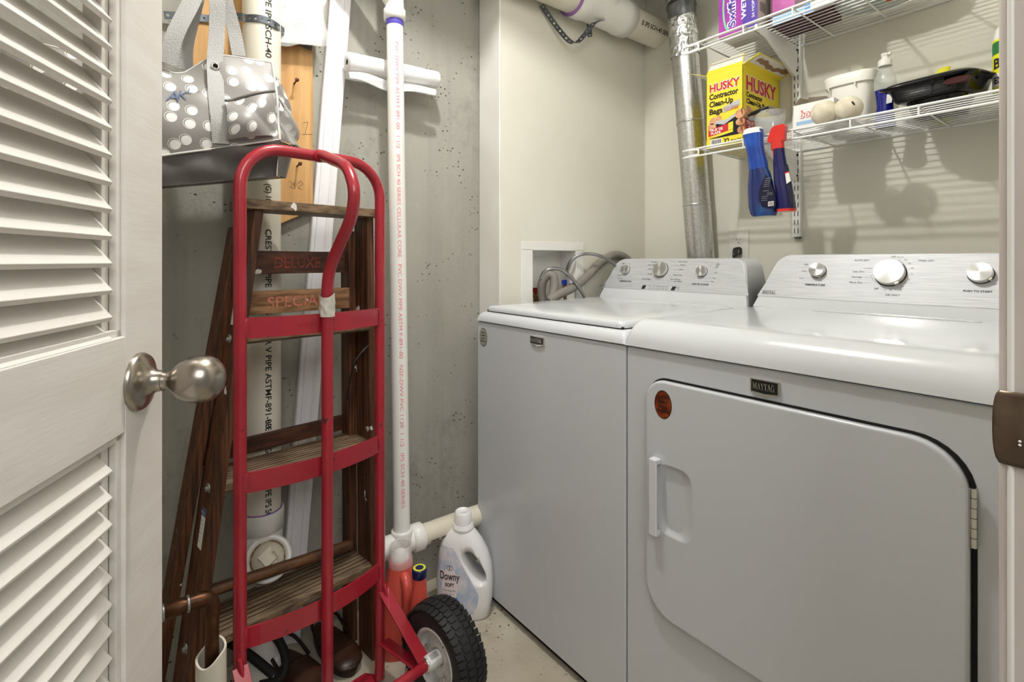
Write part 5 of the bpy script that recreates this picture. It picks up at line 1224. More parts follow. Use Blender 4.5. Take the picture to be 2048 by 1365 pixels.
# leaning white casing
root = thing('trim_board', 'long white fluted trim board leaning on the concrete between the two pipes', 'trim board', tuple(onx(579, 1275, XC+.02)))
mb = MB(); xt = XC+.0215; tL, tR = onx(661.5, 0, xt), onx(703, 0, xt); bL, bR = onx(556, 1276, xt), onx(601, 1290, xt)
TRIMW = mat('trim_primer_white', rgb(238, 236, 238), .45)
up_d = ((tL+tR)/2-(bL+bR)/2).normalized(); bm_ = (bL+bR)/2; bm_ = bm_+up_d*((.002-bm_.z)/up_d.z); wv = up_d.cross(X_).normalized(); wv = wv if wv.y > 0 else -wv; W2 = ((tR-tL).dot(wv)+(bR-bL).dot(wv))/4
Ltr = 2.30/up_d.z
prof = [(-1, -.018), (-1, -.004), (-.94, -.001), (-.86, -.001), (-.82, -.004), (-.62, -.006), (-.56, -.0015), (-.50, -.0055), (-.2, -.0065), (.1, -.0062), (.28, -.004), (.34, -.0015), (.42, -.0045), (.50, -.002), (.60, .0), (.85, 0), (.95, -.001), (1, -.004), (1, -.018)]
mb.prism([bm_+wv*(a*W2)+X_*b for a, b in prof][::-1], up_d*Ltr, TRIMW); mb.build('trim', root)

# thin vent riser with elbow at the top and tee below
D5 = 1.487; pB = ond(803.5, 1062, D5); pT = ond(789.5, 45, D5+.004); r5 = .0242
root = thing('vent_pipe', 'slim white plastic pipe with red print rising in front of the concrete wall', 'pipe', (pB.x, pB.y, .2))
dv = (pT-pB).normalized(); mb = MB(); mb.tube([pB, pT+dv*.01], r5, PVCW, 36)
vw = (EYE-(pB+pT)/2); vw.z = 0; vw = (vw-dv*vw.dot(dv)).normalized(); sd5 = dv.cross(vw).normalized()
PK = mat('pink_print', rgb(222, 130, 142), .6)
def vtext(z_top, s_, wid, m, h=.0105, ang=.22):
    ra = (vw*math.cos(ang)+sd5*math.sin(ang))
    if ra.dot(R_) < vw.dot(R_): ra = (vw*math.cos(ang)-sd5*math.sin(ang))
    up_ = ra.cross(-dv); o_ = pB+dv*((z_top-pB.z)/dv.z)
    def tf(a, b): t = (b-h/2)/r5; return o_-dv*a+(ra*math.cos(t)+up_*math.sin(t))*(r5+.0006)
    mb.text(s_, (0, 0, 0), UP, X_, h, m, width=wid, tf=tf)
vtext(1.70, 'PVC DWV PIPE ASTM F-891-00   1 1/2   IPS SCH 40 SERIES CELLULAR CORE', .62, PK); vtext(1.06, 'PVC DWV PIPE ASTM F-891-00   NSF-DWV PVC 1120  1 1/2   IPS SCH 40 SERIES', .70, PK)
mb.build('riser', root)
mb = MB(); mb.lathe(pT-dv*.012, dv, [(r5+.0004, 0), (r5+.0012, .001), (r5+.0012, .018)], mat('purple_primer', rgb(96, 84, 190), .4), 36, cap=False)
mb.lathe(pT+dv*.004, dv, [(r5+.001, 0), (r5+.0075, .002), (r5+.0075, .030), (r5+.003, .034), (r5+.002, .055)], PVCW, 36)
t0 = pT+dv*.055; mb.tube([pT+dv*.05, pT+dv*.24], r5+.002, PVCW, 32); mb.tube([t0, t0+dv*.03-Y_*.02, t0+dv*.10-Y_*.085, t0+dv*.15-Y_*.13], r5+.003, PVCW, 32); mb.build('top_wye', root)
mb = MB(); Pf = V((pB.x-.004, 0, .247)); r6 = .0302; tc = V((pB.x, pB.y, .247))
mb.lathe(pB-dv*.03, dv, [(r5+.006, 0), (r5+.0065, .028), (r5+.0055, .034), (r5, .034)], PVCW, 36); mb.tube([V((pB.x, pB.y, .235)), pB-dv*.02], r5+.004, PVCW, 32)
mb.tube([V((Pf.x, pB.y-.065, .247)), V((Pf.x, pB.y+.035, .247))], r6+.002, PVCW, 36); mb.lathe(V((Pf.x, pB.y+.03, .247)), Y_, [(r6+.003, 0), (r6+.009, .002), (r6+.009, .034), (r6+.006, .037), (r6, .037)], PVCW, 40); mb.build('tee_fitting', root)
root = thing('floor_pipe', 'cream plastic pipe running low along the concrete wall towards the washer', 'pipe', (Pf.x, 1.1, .21))
mb = MB(); mb.tube([V((Pf.x, pB.y+.06, .247)), V((Pf.x, YR+.0, .247))], r6, PVC, 36); pipe_text(mb, 'PIPE IPS SCH', V((Pf.x, pB.y+.085, .247)), Y_, V((.8, 0, -.42)), r6, .012, INK); mb.build('pipe', root)

# paper towel roll lying between riser and wall
TW = mat('paper_towel', rgb(240, 240, 240), .85, bump=.5, bscale=(160, 160, 160))
xr = XC+.062; a_, b_ = onx(694, 124, xr), onx(874, 160.5, xr); rt = .0285
root = thing('paper_towel_roll', 'white roll of paper towel lying behind the slim white pipe', 'paper towel roll', ((a_.x), (a_.y+b_.y)/2, a_.z-rt))
dr = (b_-a_).normalized(); mb = MB(); mb.lathe(a_, dr, [(.008, 0), (rt*.96, 0), (rt, .003), (rt*1.0, (b_-a_).length*.5), (rt*.93, (b_-a_).length-.003), (rt*.86, (b_-a_).length), (.008, (b_-a_).length)], TW, 40, cap=False); mb.build('roll', root)
mb = MB(); Lr = (b_-a_).length; o1 = dr.cross(UP).normalized(); o1 = o1 if o1.x > 0 else -o1
def sheet(u, v):
    drop = -rt-.004-.028*v*(.75+.35*math.sin(u*PI)); return a_+dr*(u*(Lr*.955))+o1*(.012+.006*math.sin(u*7+v*2)+.004*v)+UP*(drop+.004*math.sin(u*11))
mb.grid(sheet, 40, 8, TW); mb.build('loose_sheet', root, solid=.0012)

# plastic sleeve of papers hung at the top
SLV = clearmat('clear_sleeve', rgb(232, 234, 236), .14, .42); SLV.node_tree.nodes['Principled BSDF'].inputs['Metallic'].default_value = 0
PAP = mat('paper_white', rgb(226, 226, 222), .7)
xs = XC+.060; root = thing('document_sleeve', 'clear plastic sleeve of printed papers hanging by the tall cream pipe', 'document sleeve', tuple(onx(605, 84, xs)))
mb = MB(); P = [onx(560, 84, xs), onx(643, 92, xs), onx(648, 60, xs), onx(641, -60, xs), onx(556, -60, xs)]; mb.prism(P, (-.004, 0, 0), PAP)
x_ = xs+.0006
for k in range(15):
    y0 = 6+4.6*k; q0, q1 = onx(566, y0, x_), onx(566+46, y0+1+.02*k, x_); mb.text('please read and follow the instructions' if k != 8 else 'Warning', q0, (q1-q0), UP, .0026, INKG, width=(q1-q0).length*(1 if k != 8 else .3), lift=.0002)
mb.build('papers', root)
mb = MB()
def slv(u, v):
    px = 558+94*u+(4*math.sin(v*9) if u > .95 else 0); py = 90*v-40*(1-v)+3*math.sin(u*9); return onx(px, py, xs+.006+.004*math.sin(u*13+v*5)+.002*math.sin(v*23))
mb.grid(slv, 30, 24, SLV); mb.build('sleeve', root)

# ------------------------------------------------------------------ copper supply and its sleeve
COP = mat('aged_copper', rgb(98, 66, 44), .40, .85, var=rgb(66, 44, 32), vscale=(30, 30, 30), vr=(.4, .7)); SOL = mat('solder', rgb(170, 172, 174), .35, .9)
Dq = 1.0; el = ond(424, 1192, Dq); rcp = .0122
root = thing('copper_pipe', 'aged copper pipe with soldered elbow dropping into a plastic sleeve', 'pipe', (el.x, el.y, el.z-.1))
dn0 = ond(418, 1225, Dq-.0); dn1 = ond(404, 1306, Dq+.002); hdir = -Y_
pts = [el-Y_*.5, el-Y_*.045, el-Y_*.02, el+V((0, -.004, -.003)), el+V((0, .002, -.02)), V((el.x, el.y+.001, el.z-.045)), V((el.x, el.y, .16))]
mb = MB(); mb.tube(smooth_path([el-Y_*.5, el-Y_*.06, el-Y_*.03, el-Y_*.010-UP*.004, el-UP*.022-Y_*.001, el-UP*.06, V((el.x, el.y, .24))], 8), rcp, COP, 24)
mb.tube(smooth_path([el-Y_*.038, el-Y_*.026, el-Y_*.008-UP*.0035, el-UP*.020, el-UP*.036], 8), rcp+.0022, COP, 24)
mb.lathe(el-Y_*.082, Y_, [(rcp, 0), (rcp+.0022, .001), (rcp+.0022, .036)], COP, 24); mb.build('pipe', root)
mb = MB()
MBS = 0
for o_ in (-.042, -.082): mb = MB(); mb.lathe(el+Y_*o_, Y_, [(rcp+.001, 0), (rcp+.0033, .0012), (rcp+.0033, .0042), (rcp+.001, .0055)], SOL, 24); mb.build('solder_joint', root)
slc = V((el.x+.004, el.y-.002, 0)); zs_ = onz(418, 1312, .0).z if False else H-(1300-HY)/FX*Dq
root = thing('pipe_sleeve', 'short cream plastic sleeve standing around the copper pipe', 'pipe sleeve', (slc.x, slc.y, 0))
mb = MB(); mb.lathe(slc, UP, [(.0265, 0), (.0265, zs_-.02)], PVC, 40, cap=False)
def rimf(u, v):
    t = 2*PI*u; z = zs_-.002+.012*math.cos(t-2.2)+.003*math.sin(3*t); r = (.0265, .0265, .0225, .0225)[round(v*3)]; zz = (zs_-.021, z, z, 0)[round(v*3)]
    return slc+V((r*math.cos(t), r*math.sin(t), zz))
mb.grid(rimf, 48, 3, PVC, smooth=False); mb.build('sleeve', root)

# ------------------------------------------------------------------ bottles on the floor
def face_axes(c):
    v = (V((0, 0, 0))-V((c.x, c.y, 0))).normalized(); return v, V((-v.y, v.x, 0))
# laundry bottle
DOW = mat('white_gloss_bottle', rgb(240, 240, 240), .25, coat=.3); DLAB = mat('cloud_label', rgb(176, 192, 214), .35, var=rgb(222, 218, 222), vscale=(26, 26, 20), vr=(.42, .6)); DPK = mat('label_pink_white', rgb(232, 222, 222), .4); DBL = mat('label_blue_ribbon', rgb(50, 96, 180), .4)
bc = onz(930, 1244, 0); vw_, rt_ = face_axes(bc); rt_ = -rt_ if rt_.dot(R_) < 0 else rt_
ang = .18; fr_ = (vw_*math.cos(ang)-rt_*math.sin(ang)).normalized(); ri_ = (rt_*math.cos(ang)+vw_*math.sin(ang)).normalized()
root = thing('fabric_softener_jug', 'white fabric softener jug with cloudy blue label, beside the washer corner', 'jug', tuple(bc))
bc = bc-vw_*.048
rows = [(0, .072, .042, 0, 3), (.004, .077, .046, 0, 3), (.05, .0845, .050, 0, 3), (.10, .0860, .050, 0, 3), (.15, .082, .047, -.001, 2.8), (.19, .074, .043, -.005, 2.6), (.22, .062, .039, -.009, 2.4), (.242, .046, .034, -.009, 2.2), (.256, .031, .028, -.007, 2), (.262, .0265, .0265, -.006, 2)]
mb = MB(); mb.loft([(bc+UP*z+ri_*o, ri_*a, fr_*b, e) for z, a, b, o, e in rows], DOW, 56); body = mb.build('bottle', root)
cut = MB()
hc = bc+UP*.155+ri_*.034; ud = (UP*.86-ri_*.51).normalized(); rd = ud.cross(fr_).normalized()
cut.loft([(hc-fr_*.1, ud*.054, rd*.0235, 2.4), (hc+fr_*.1, ud*.054, rd*.0235, 2.4)], DOW, 36)
carve(body, cut)
for p in body.data.polygons: p.use_smooth = True
mb = MB(); nb = bc+UP*.262-ri_*.006; mb.lathe(nb-UP*.012, UP, [(.030, 0), (.0325, .003), (.0325, .012), (.029, .015), (.029, .018)], DOW, 40); mb.lathe(nb+UP*.004, UP, [(.0265, 0), (.0262, .034), (.0225, .040), (.020, .041), (.020, .036), (0, .036)], DOW, 40); mb.build('cap', root)
# label hugging the front
def LP(a, z, l=.0006):
    for (z0, a0, b0_, o0, e0), (z1, a1, b1_, o1, e1) in zip(rows[:-1], rows[1:]):
        if z0 <= z <= z1:
            t = (z-z0)/(z1-z0); A_, B_, O_, e = a0+(a1-a0)*t, b0_+(b1_-b0_)*t, o0+(o1-o0)*t, e0+(e1-e0)*t; break
    x = max(-.998, min(.998, (a-O_)/A_)); y = (1-abs(x)**e)**(1/e); return bc+UP*z+ri_*a+fr_*(B_*y+l)
mb = MB()
def lab(u, v):
    z = .022+.190*v; lft = -.0785+.012*max(0, v-.7)/.3; r_ = .050-.115*max(0, v-.30)**1.1*1.02 if v > .30 else .050-.05*(.30-v)**2*4
    return LP(lft+(r_-lft)*u, z, .0012)
mb.grid(lab, 30, 30, DLAB)
def pk2(u, v):
    t = 2*PI*u; return LP(-.038+.0245*math.cos(t)*v, .106+(.052 if math.sin(t) > 0 else .060)*math.sin(t)*v, .0018)
mb.grid(pk2, 40, 6, DPK)
def ltx(s_, a0, z0, h_, wid, m, l, bold=0): mb.text(s_, (0, 0, 0), X_, UP, h_, m, width=wid, bold=bold, tf=lambda a, b: LP(a0+a, z0+b, l))
ltx('Downy', -.068, .122, .024, .062, DPK, .0024, .07); ltx('Downy', -.068, .122, .023, .061, INK, .0032, .015); ltx('SOFT', -.051, .103, .010, .028, INK, .0026, .03); ltx('free & gentle', -.057, .089, .0065, .038, INKG, .0026); ltx('fabric conditioner', -.054, .080, .004, .030, INKG, .0026)
for cx_ in (-.0415, -.0345):
    for k in range(16):
        t0_, t1_ = 2*PI*k/16, 2*PI*(k+1)/16; mb.quad([LP(cx_+.0055*math.cos(t0_), .156+.0075*math.sin(t0_), .003), LP(cx_+.0055*math.cos(t1_), .156+.0075*math.sin(t1_), .003), LP(cx_+.0043*math.cos(t1_), .156+.0063*math.sin(t1_), .003), LP(cx_+.0043*math.cos(t0_), .156+.0063*math.sin(t0_), .003)], INK)
mb.grid(lambda u, v: LP(-.060+.046*u, .058+.014*v-.004*math.sin(PI*u), .0026), 12, 3, DBL); ltx('GENTLE ON SKIN', -.057, .062, .005, .036, DPK, .0034)
mb.build('label', root)

# coral jugs
COR = mat('coral_plastic', rgb(206, 82, 70), .35, coat=.25); NVC = mat('navy_cap', rgb(18, 24, 70), .25, coat=.3); YELP = mat('cap_yellow_ring', rgb(206, 214, 60), .4)
c = onz(800, 1336, 0)+V((0, 0, 0)); c = ond(801, 1100, 1.40); c.z = 0; vw_, rt_ = face_axes(c); rt_ = -rt_ if rt_.dot(R_) < 0 else rt_
root = thing('detergent_jug', 'coral detergent jug with clear dosing cap behind the hand truck wheel', 'jug', tuple(c))
hj = H-(1118-HY)/FX*1.40
rowsj = [(0, .050, .036, 3), (.01, .054, .038, 3), (.10, .055, .038, 2.8), (.16, .050, .037, 2.6), (hj-.045, .037, .034, 2.3), (hj-.012, .033, .031, 2), (hj, .030, .030, 2)]
mb = MB(); mb.loft([(c+UP*z, rt_*a, vw_*b, e) for z, a, b, e in rowsj], COR, 40); mb.build('bottle', root)
hd = (rt_*.35+vw_).normalized(); mb = MB(); mb.tube(smooth_path([c+UP*(hj-.03)+hd*.020, c+UP*(hj-.042)+hd*.046, c+UP*(hj-.075)+hd*.054, c+UP*(hj-.125)+hd*.044, c+UP*(hj-.15)+hd*.030], 6), [.013]*25, COR, 16); mb.build('jug_handle', root)
mb = MB(); mb.lathe(c+UP*hj, UP, [(.024, 0), (.024, .012), (.018, .013), (.018, .020), (.010, .024), (0, .025)], WHITEPAINT, 32); mb.build('spout', root)
mb = MB(); mb.lathe(c+UP*(hj-.014), UP, [(.0335, 0), (.0335, .018), (.031, .021), (.031, .052), (.0285, .055), (.0285, .051), (.029, .020)], clearmat('clear_cap', rgb(236, 232, 230), .05, .32), 36, cap=False); mb.build('clear_cap', root)
c = ond(839, 1150, 1.325); c.z = 0
root = thing('detergent_bottle', 'coral bottle with navy and yellow cap beside the hand truck wheel', 'bottle', tuple(c)); hk = H-(1160-HY)/FX*1.325
c = c+V((0, 0, 0)); mb = MB(); mb.loft([(c+UP*z, rt_*a, vw_*b, e) for z, a, b, e in [(0, .030, .026, 2.6), (.01, .033, .028, 2.6), (.10, .034, .028, 2.6), (.17, .025, .024, 2.3), (hk-.02, .019, .019, 2), (hk+.012, .0175, .0175, 2)]], COR, 36); mb.build('bottle', root)
mb = MB(); mb.lathe(c+UP*(hk+.008), UP, [(.019, 0), (.0195, .002), (.0195, .020), (.018, .023), (.0165, .0232)], NVC, 32); mb.lathe(c+UP*(hk+.0305), UP, [(.0165, .0008), (.0105, .0010)], YELP, 32, cap=False); mb.lathe(c+UP*(hk+.0305), UP, [(.0105, .0010), (0, .0012)], NVC, 32, cap=False); mb.build('cap', root)

# black padded loop handle and brown shoes on the floor
FOAM = mat('black_foam', rgb(20, 20, 21), .75)
root = thing('black_handle', 'black foam covered bent handle lying on the floor behind the hand truck', 'handle', tuple(onz(520, 1365, 0)))
a = [ond(430, 1282, 1.20), ond(462, 1285, 1.20), ond(500, 1308, 1.22), ond(545, 1345, 1.24), ond(549, 1352, 1.245), ond(530, 1368, 1.20)]
mb = MB(); mb.tube(smooth_path([ond(436, 1284, 1.22), ond(462, 1287, 1.22), ond(500, 1312, 1.23), ond(546, 1349, 1.24)], 8), .0105, FOAM, 18); mb.tube(smooth_path([ond(536, 1262, 1.30), ond(556, 1280, 1.30), ond(569, 1308, 1.29), ond(570, 1340, 1.27), ond(556, 1362, 1.25), ond(520, 1372, 1.22)], 8), .0105, FOAM, 18); mb.build('grip', root)
LEA = mat('brown_leather', rgb(64, 38, 24), .38, var=rgb(44, 26, 18), vscale=(16, 16, 16)); LEAD = mat('dark_leather', rgb(36, 22, 16), .45)
def shoe(px, py, ang, lab, sc=1.0, lift=0):
    c = T(px, py, 0); d = V((math.cos(ang), math.sin(ang), 0)); sdv = V((-d.y, d.x, 0))
    root = thing('clog', lab, 'shoe', tuple(c)); L = .265*sc
    def out(z, k, ins=0):
        P = []
        for j in range(40):
            t = 2*PI*j/40; x = math.cos(t); y = math.sin(t); w_ = .048*(1+.16*x-.12*x*x)*sc-ins; P.append(c+d*((L/2-ins)*math.copysign(abs(x)**.85, x))+sdv*(w_*y)+UP*z)
        return P
    mb = MB(); a_ = out(0.001, 1, .004); b__ = out(.014, 1); cR = out(.028, 1, .002); n = 40
    for A_, B_ in ((a_, b__), (b__, cR)): mb.add(A_+B_, [(j, (j+1) % n, n+(j+1) % n, n+j) for j in range(n)], LEAD, True)
    mb.quad(a_[::-1], LEAD); mb.quad(cR, LEA); mb.build('sole', root)
    mb = MB()
    def vamp(u, v):
        # arch over the front half
        x = .02+.98*u; t = PI*v; w_ = .049*(1+.16*x-.12*x*x)*math.sqrt(max(0, 1-max(0, x)**5))*sc
        hgt = (.024*(1-x)**.5*.75+.012)*math.sqrt(max(0, 1-x**6))*sc
        return c+d*(L/2*x)+sdv*(-w_*math.cos(t))+UP*(.024+hgt*math.sin(t)**.8)
    mb.grid(vamp, 24, 24, LEA); mb.build('upper', root, solid=.002)
    mb = MB(); mb.tube(smooth_path([c-d*.0+sdv*.047*sc+UP*.04, c-d*.08*sc+sdv*.040*sc+UP*.062, c-d*.125*sc+UP*.070, c-d*.08*sc-sdv*.040*sc+UP*.062, c-sdv*.047*sc+UP*.04], 8), .0045, LEAD, 10); mb.build('heel_strap', root)
    return root
fa = math.atan2(ts.y, ts.x)
shoe(.020, -.165, fa+.12, 'dark brown leather clog lying on the floor, left of its pair', .84); shoe(.130, -.170, fa-.05, 'brown leather clog with raised heel strap, right of its pair', .84)

# ------------------------------------------------------------------ polka dot tote bag hung from above
def polka():
    m = bpy.data.materials.new('polka_dot_fabric'); m.use_nodes = True; nt = m.node_tree; N = nt.nodes.new; L = nt.links.new; b = nt.nodes['Principled BSDF']
    b.inputs['Roughness'].default_value = .42
    uv = N('ShaderNodeUVMap'); uv.uv_map = 'UVMap'
    def dots(off, r0, r1, rnd=.55):
        mp = N('ShaderNodeMapping'); mp.inputs['Scale'].default_value = (27, 27, 1); mp.inputs['Location'].default_value = (off[0], off[1], 0); L(uv.outputs[0], mp.inputs[0])
        v = N('ShaderNodeTexVoronoi'); v.voronoi_dimensions = '2D'; v.inputs['Scale'].default_value = 1; v.inputs['Randomness'].default_value = rnd; L(mp.outputs[0], v.inputs['Vector'])
        r = N('ShaderNodeMapRange'); r.inputs[1].default_value = r0; r.inputs[2].default_value = r1; r.inputs[3].default_value = 1; r.inputs[4].default_value = 0; L(v.outputs['Distance'], r.inputs[0]); return r.outputs[0], v.outputs['Distance']
    d, _ = dots((0, 0), .235, .255, .55); _, dd = dots((.04, -.03), .3, .32, .55)
    s1 = N('ShaderNodeMath'); s1.operation = 'SUBTRACT'; L(dd, s1.inputs[0]); s1.inputs[1].default_value = .285
    s2 = N('ShaderNodeMath'); s2.operation = 'ABSOLUTE'; L(s1.outputs[0], s2.inputs[0]); s3 = N('ShaderNodeMath'); s3.operation = 'LESS_THAN'; L(s2.outputs[0], s3.inputs[0]); s3.inputs[1].default_value = .012
    mx = N('ShaderNodeMath'); mx.operation = 'MAXIMUM'; L(d, mx.inputs[0]); L(s3.outputs[0], mx.inputs[1])
    c = N('ShaderNodeMix'); c.data_type = 'RGBA'; c.inputs[6].default_value = rgb(140, 136, 133); c.inputs[7].default_value = rgb(238, 237, 234); L(mx.outputs[0], c.inputs[0]); L(c.outputs[2], b.inputs['Base Color'])
    return m
POL = polka(); BAGB = mat('dark_grey_bag_base', rgb(92, 88, 86), .4, bump=.2, bscale=(30, 30, 30)); WEB = mat('grey_webbing', rgb(176, 175, 173), .7, bump=.8, bscale=(300, 300, 500)); PIPNG = mat('pale_piping', rgb(206, 203, 198), .6)
XB = -1.235; bD = .105
root = thing('tote_bag', 'grey and white polka dot tote bag with dark base hanging behind the louvred door', 'bag', (XB-.05, .2, 1.22))
def FB(px, py, x=XB): return onx(px, py, x)
yE = FB(553, 200).y; yW = -.16
def top_z(y):   # upper edge of the front panel
    pts = [(-.2, 1.47), (FB(330, 128).y, FB(330, 128).z), (FB(350, 136).y, FB(350, 136).z), (FB(372, 134).y, FB(372, 134).z), (FB(415, 109).y, FB(415, 109).z), (FB(455, 100).y, FB(455, 100).z), (FB(550, 112).y, FB(550, 112).z), (1, 1.5)]
    for (a, b), (c, d) in zip(pts[:-1], pts[1:]):
        if a <= y <= c: t = (y-a)/(c-a); return b+(d-b)*t
    return 1.5
def sz(y): p, q = FB(330, 315), FB(545, 285); return p.z+(q.z-p.z)*(y-p.y)/(q.y-p.y)
def bz(y): p, q = FB(330, 373), FB(545, 354); return p.z+(q.z-p.z)*(y-p.y)/(q.y-p.y)
def wr(y, z): return .010*mnoise.noise(V((y*11, z*13, 1.3)))+.007*math.sin(z*60+y*38)*max(0, mnoise.noise(V((y*7, z*5, 9)))+.25)
def bulge(y, v): k = (y-yW)/(yE-yW); return .022*math.sin(PI*min(max(k, 0), 1))**.5*math.sin(PI*(.12+.8*v))
mb = MB()
def front(u, v):
    y = yW+(yE-yW)*u; z = sz(y)+(top_z(y)-sz(y))*v; return V((XB+bulge(y, v)+wr(y, z)+.018*(1-v)-.045*v*v, y, z))
def fuv(u, v): y = yW+(yE-yW)*u; z = sz(y)+(top_z(y)-sz(y))*v; return (y, z)
mb.grid(front, 80, 50, POL, uvs=fuv)
# back panel and gathered right side
ySd = FB(590, 200, XB-bD*.9).y
def side_(u, v):
    z0_, z1_ = sz(yE), top_z(yE)-.01; x = XB+.018*(1-v)-.045*v*v-u*(bD-.01)+.0; y = yE+(.050*math.sin(PI*u*.75)+.012*u)*(1-.35*v)+.007*math.sin(v*17+u*5); z = z0_+(z1_-.02*u-z0_)*v-.04*u*v; return V((x, y, z))
mb.grid(side_, 30, 40, POL, uvs=lambda u, v: (u*.13+.31, v*.2))
mb.grid(lambda u, v: V((XB-bD, yW+(yE+.03-yW)*u, sz(yW+(yE-yW)*u)+(top_z(yW+(yE-yW)*u)-.015-sz(yW+(yE-yW)*u))*v)), 20, 10, POL, uvs=lambda u, v: (u*.5, v*.2))
mb.build('bag_body', root)
mb = MB()
def base(u, v):
    y = yW+(yE+.0-yW)*u; z = bz(y)+(sz(y)-bz(y))*v; return V((XB+.018+bulge(y, 0)-.010*(1-v)+1.1*wr(y, z*1.6)+.004*math.sin(y*40+z*30), y, z))
mb.grid(base, 60, 14, BAGB)
def base2(u, v):
    z = bz(yE)+.012*u+(sz(yE)-bz(yE)-.012*u)*v; return V((XB+.018-.01*(1-v)-u*(bD+.005), yE+.052*math.sin(PI*u*.7)*(.7+.3*v), z))
mb.grid(base2, 24, 10, BAGB)
mb.grid(lambda u, v: V((XB+.008-(bD)*v, yW+(yE+.02*math.sin(PI*v)-yW)*u, bz(yW+(yE-yW)*u)+.006*v)), 20, 8, BAGB)
mb.build('bag_base', root)
mb = MB(); mb.tube([front(u/40, 0)+V((.001, 0, 0)) for u in range(41)], .0022, PIPNG, 8); mb.tube([front(1, v/30)+V((.001, .001, 0)) for v in range(31)], .003, PIPNG, 8); mb.tube([front(u/60, 1) for u in range(61)], .0022, PIPNG, 8); mb.build('piping', root)
# mesh side pocket
MESH = mat('mesh_fabric', rgb(170, 168, 164), .7); nt = MESH.node_tree; uvn = nt.nodes.new('ShaderNodeUVMap'); ck = nt.nodes.new('ShaderNodeTexVoronoi'); ck.voronoi_dimensions = '2D'; ck.feature = 'DISTANCE_TO_EDGE'; ck.inputs['Scale'].default_value = 34; ck.inputs['Randomness'].default_value = .1
mr_ = nt.nodes.new('ShaderNodeMath'); mr_.operation = 'LESS_THAN'; mr_.inputs[1].default_value = .17; nt.links.new(uvn.outputs[0], ck.inputs['Vector']); nt.links.new(ck.outputs['Distance'], mr_.inputs[0]); nt.links.new(mr_.outputs[0], nt.nodes['Principled BSDF'].inputs['Alpha'])
mb = MB(); mb.grid(lambda u, v: side_(.05+.8*u, (.60-.28*u)*v)+V((0, .005, 0)), 20, 20, MESH, uvs=lambda u, v: (u, v)); mb.tube([side_(.05+.8*k/20, .60-.28*k/20)+V((0, .006, 0)) for k in range(21)], .003, PIPNG, 8); mb.build('mesh_pocket', root)
# folded front pocket flap on the right
mb = MB()
def pocket(u, v):
    px = 447+98*u; py = 286-10*u-(78+12*u)*v if True else 0; p = FB(px, py); fold = .020*math.sin(PI*u)*math.sin(PI*v)+.012*abs(math.sin(3.2*u+2.6*v))+.003
    k = (p.y-yW)/(yE-yW); vv = min(1, max(0, (p.z-sz(p.y))/(top_z(p.y)-sz(p.y)))); return front(min(k, 1), vv)+V((fold+.004, 0, 0))
mb.grid(pocket, 34, 30, POL, uvs=lambda u, v: (.62+.105*u+.02*v, .3+.09*v-.03*u)); mb.tube([pocket(k/20, 1)+V((.001, 0, 0)) for k in range(21)], .0032, mat('pocket_zip', rgb(96, 92, 90), .5), 8); mb.build('front_pocket', root)
def ribbon(pts, w, m, name, wdir=(0, 1, 0), t=.0016):
    P = smooth_path(pts, 10); mb = MB(); vs_ = []; wd = V(wdir).normalized(); n = len(P)
    for i, p in enumerate(P):
        d = (P[min(i+1, n-1)]-P[max(i-1, 0)]).normalized(); nn_ = d.cross(wd).normalized(); sd = nn_.cross(d).normalized(); vs_ += [p-sd*w/2, p+sd*w/2]
    mb.add(vs_, [(2*i, 2*i+1, 2*i+3, 2*i+2) for i in range(n-1)], m, False); return mb.build(name, root, solid=t)
def FV(px, py, off): # on front panel, raised
    p = FB(px, py); k = min(1, max(0, (p.y-yW)/(yE-yW))); vv = min(1, max(0, (p.z-sz(p.y))/(top_z(p.y)-sz(p.y)))); q = front(k, vv); return V((q.x+off, q.y, q.z))
sw = .0305
ribbon([FV(437, 292, .003), FV(434, 250, .003), FV(431, 200, .004), FV(432, 150, .004), FV(434, 112, .004), FB(434, 60, XB-.035), FB(435, -10, XB-.03), FB(437, -80, XB-.03)], sw, WEB, 'front_strap')
ribbon([FB(336, 128, XB-.02), FB(350, 70, XB-.02), FB(385, 0, XB-.03), FB(420, -80, XB-.04)], sw, WEB, 'front_strap', (0, 1, .45))
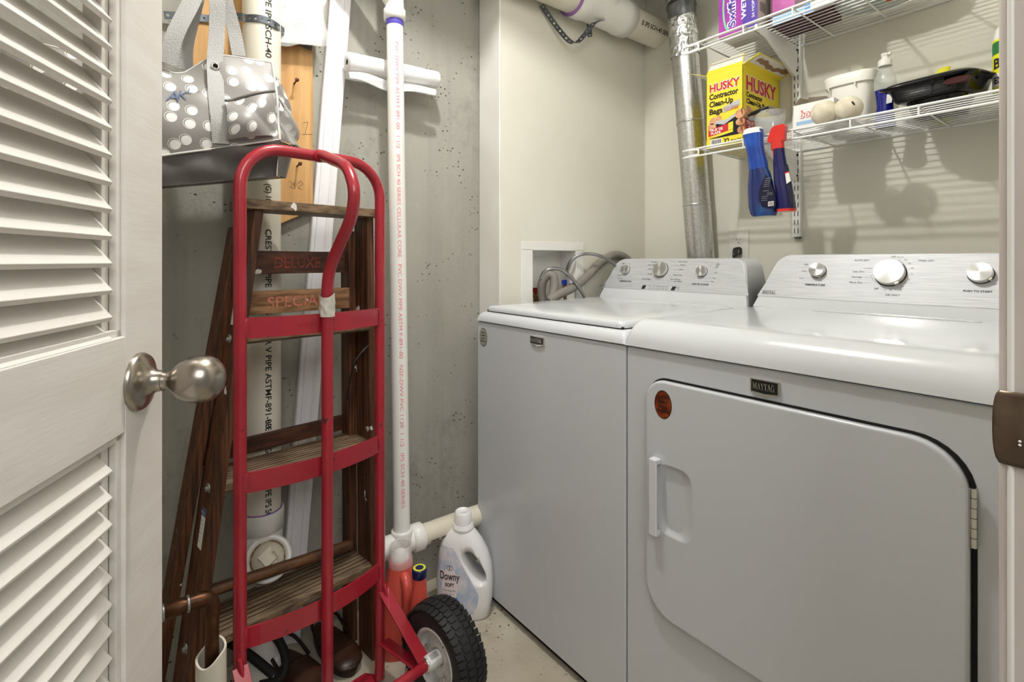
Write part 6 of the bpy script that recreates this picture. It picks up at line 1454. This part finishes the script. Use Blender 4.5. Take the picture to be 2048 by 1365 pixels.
ribbon([FB(371, 140, XB-.085), FB(372, 90, XB-.085), FB(388, 20, XB-.08), FB(410, -70, XB-.07)], sw*.95, WEB, 'back_strap', (0, 1, .2))
ribbon([FB(478, 112, XB-.085), FB(468, 60, XB-.085), FB(452, 0, XB-.075), FB(440, -80, XB-.06)], sw*.95, WEB, 'back_strap', (0, 1, -.2))
mb = MB(); g = FV(433, 128, .0055); 
mb.lathe(g, X_, [(.0045, 0), (.0045, .0025), (.006, .0035), (.0075, .0028), (.0085, 0)], CHROME, 28, cap=False); mb.lathe(g, X_, [(.0046, .0002), (0, .0002)], DARK, 20, cap=False); mb.build('grommet', root)
EMB = mat('blue_embroidery', rgb(84, 104, 140), .6); mb = MB()
for ch, px, py, h_ in (('A', 330, 201, .0195), ('K', 355, 199, .0165), ('L', 371, 188, .0115), ('.', 392, 186, .014)):
    o_ = FB(px, py); mb.text(ch, (0, 0, 0), Y_, UP, h_, EMB, shear=.25, bold=-.012, tf=lambda a, b, o_=o_: (lambda p: FVw(p))(V((XB, o_.y+a, o_.z+b))))  if False else None
def FVw(y, z, off=.0012):
    k = min(1, max(0, (y-yW)/(yE-yW))); vv = min(1, max(0, (z-sz(y))/(top_z(y)-sz(y)))); q = front(k, vv); return V((q.x+off, y, z))
for ch, px, py, h_ in (('A', 331, 203, .0235), ('K', 354, 200, .020), ('L', 374, 188, .013), ('o', 393, 186, .007)):
    o_ = FB(px, py); mb.text(ch, (0, 0, 0), Y_, UP, h_, EMB, shear=.25, tf=lambda a, b, o_=o_: FVw(o_.y+a, o_.z+b, .0022))
mb.build('embroidery', root)
mb = MB(); hk_ = FB(437, -80, XB-.03); mb.tube(smooth_path([V((XC, hk_.y, hk_.z+.02)), V((XB-.06, hk_.y, hk_.z+.0)), V((XB-.02, hk_.y, hk_.z-.005)), V((XB+.0, hk_.y, hk_.z+.03))], 6), .005, STEEL, 12)
hk2 = mb.build('wall_hook'); recenter(hk2); tag(hk2, 'steel hook carrying the straps of the polka dot bag', 'hook')
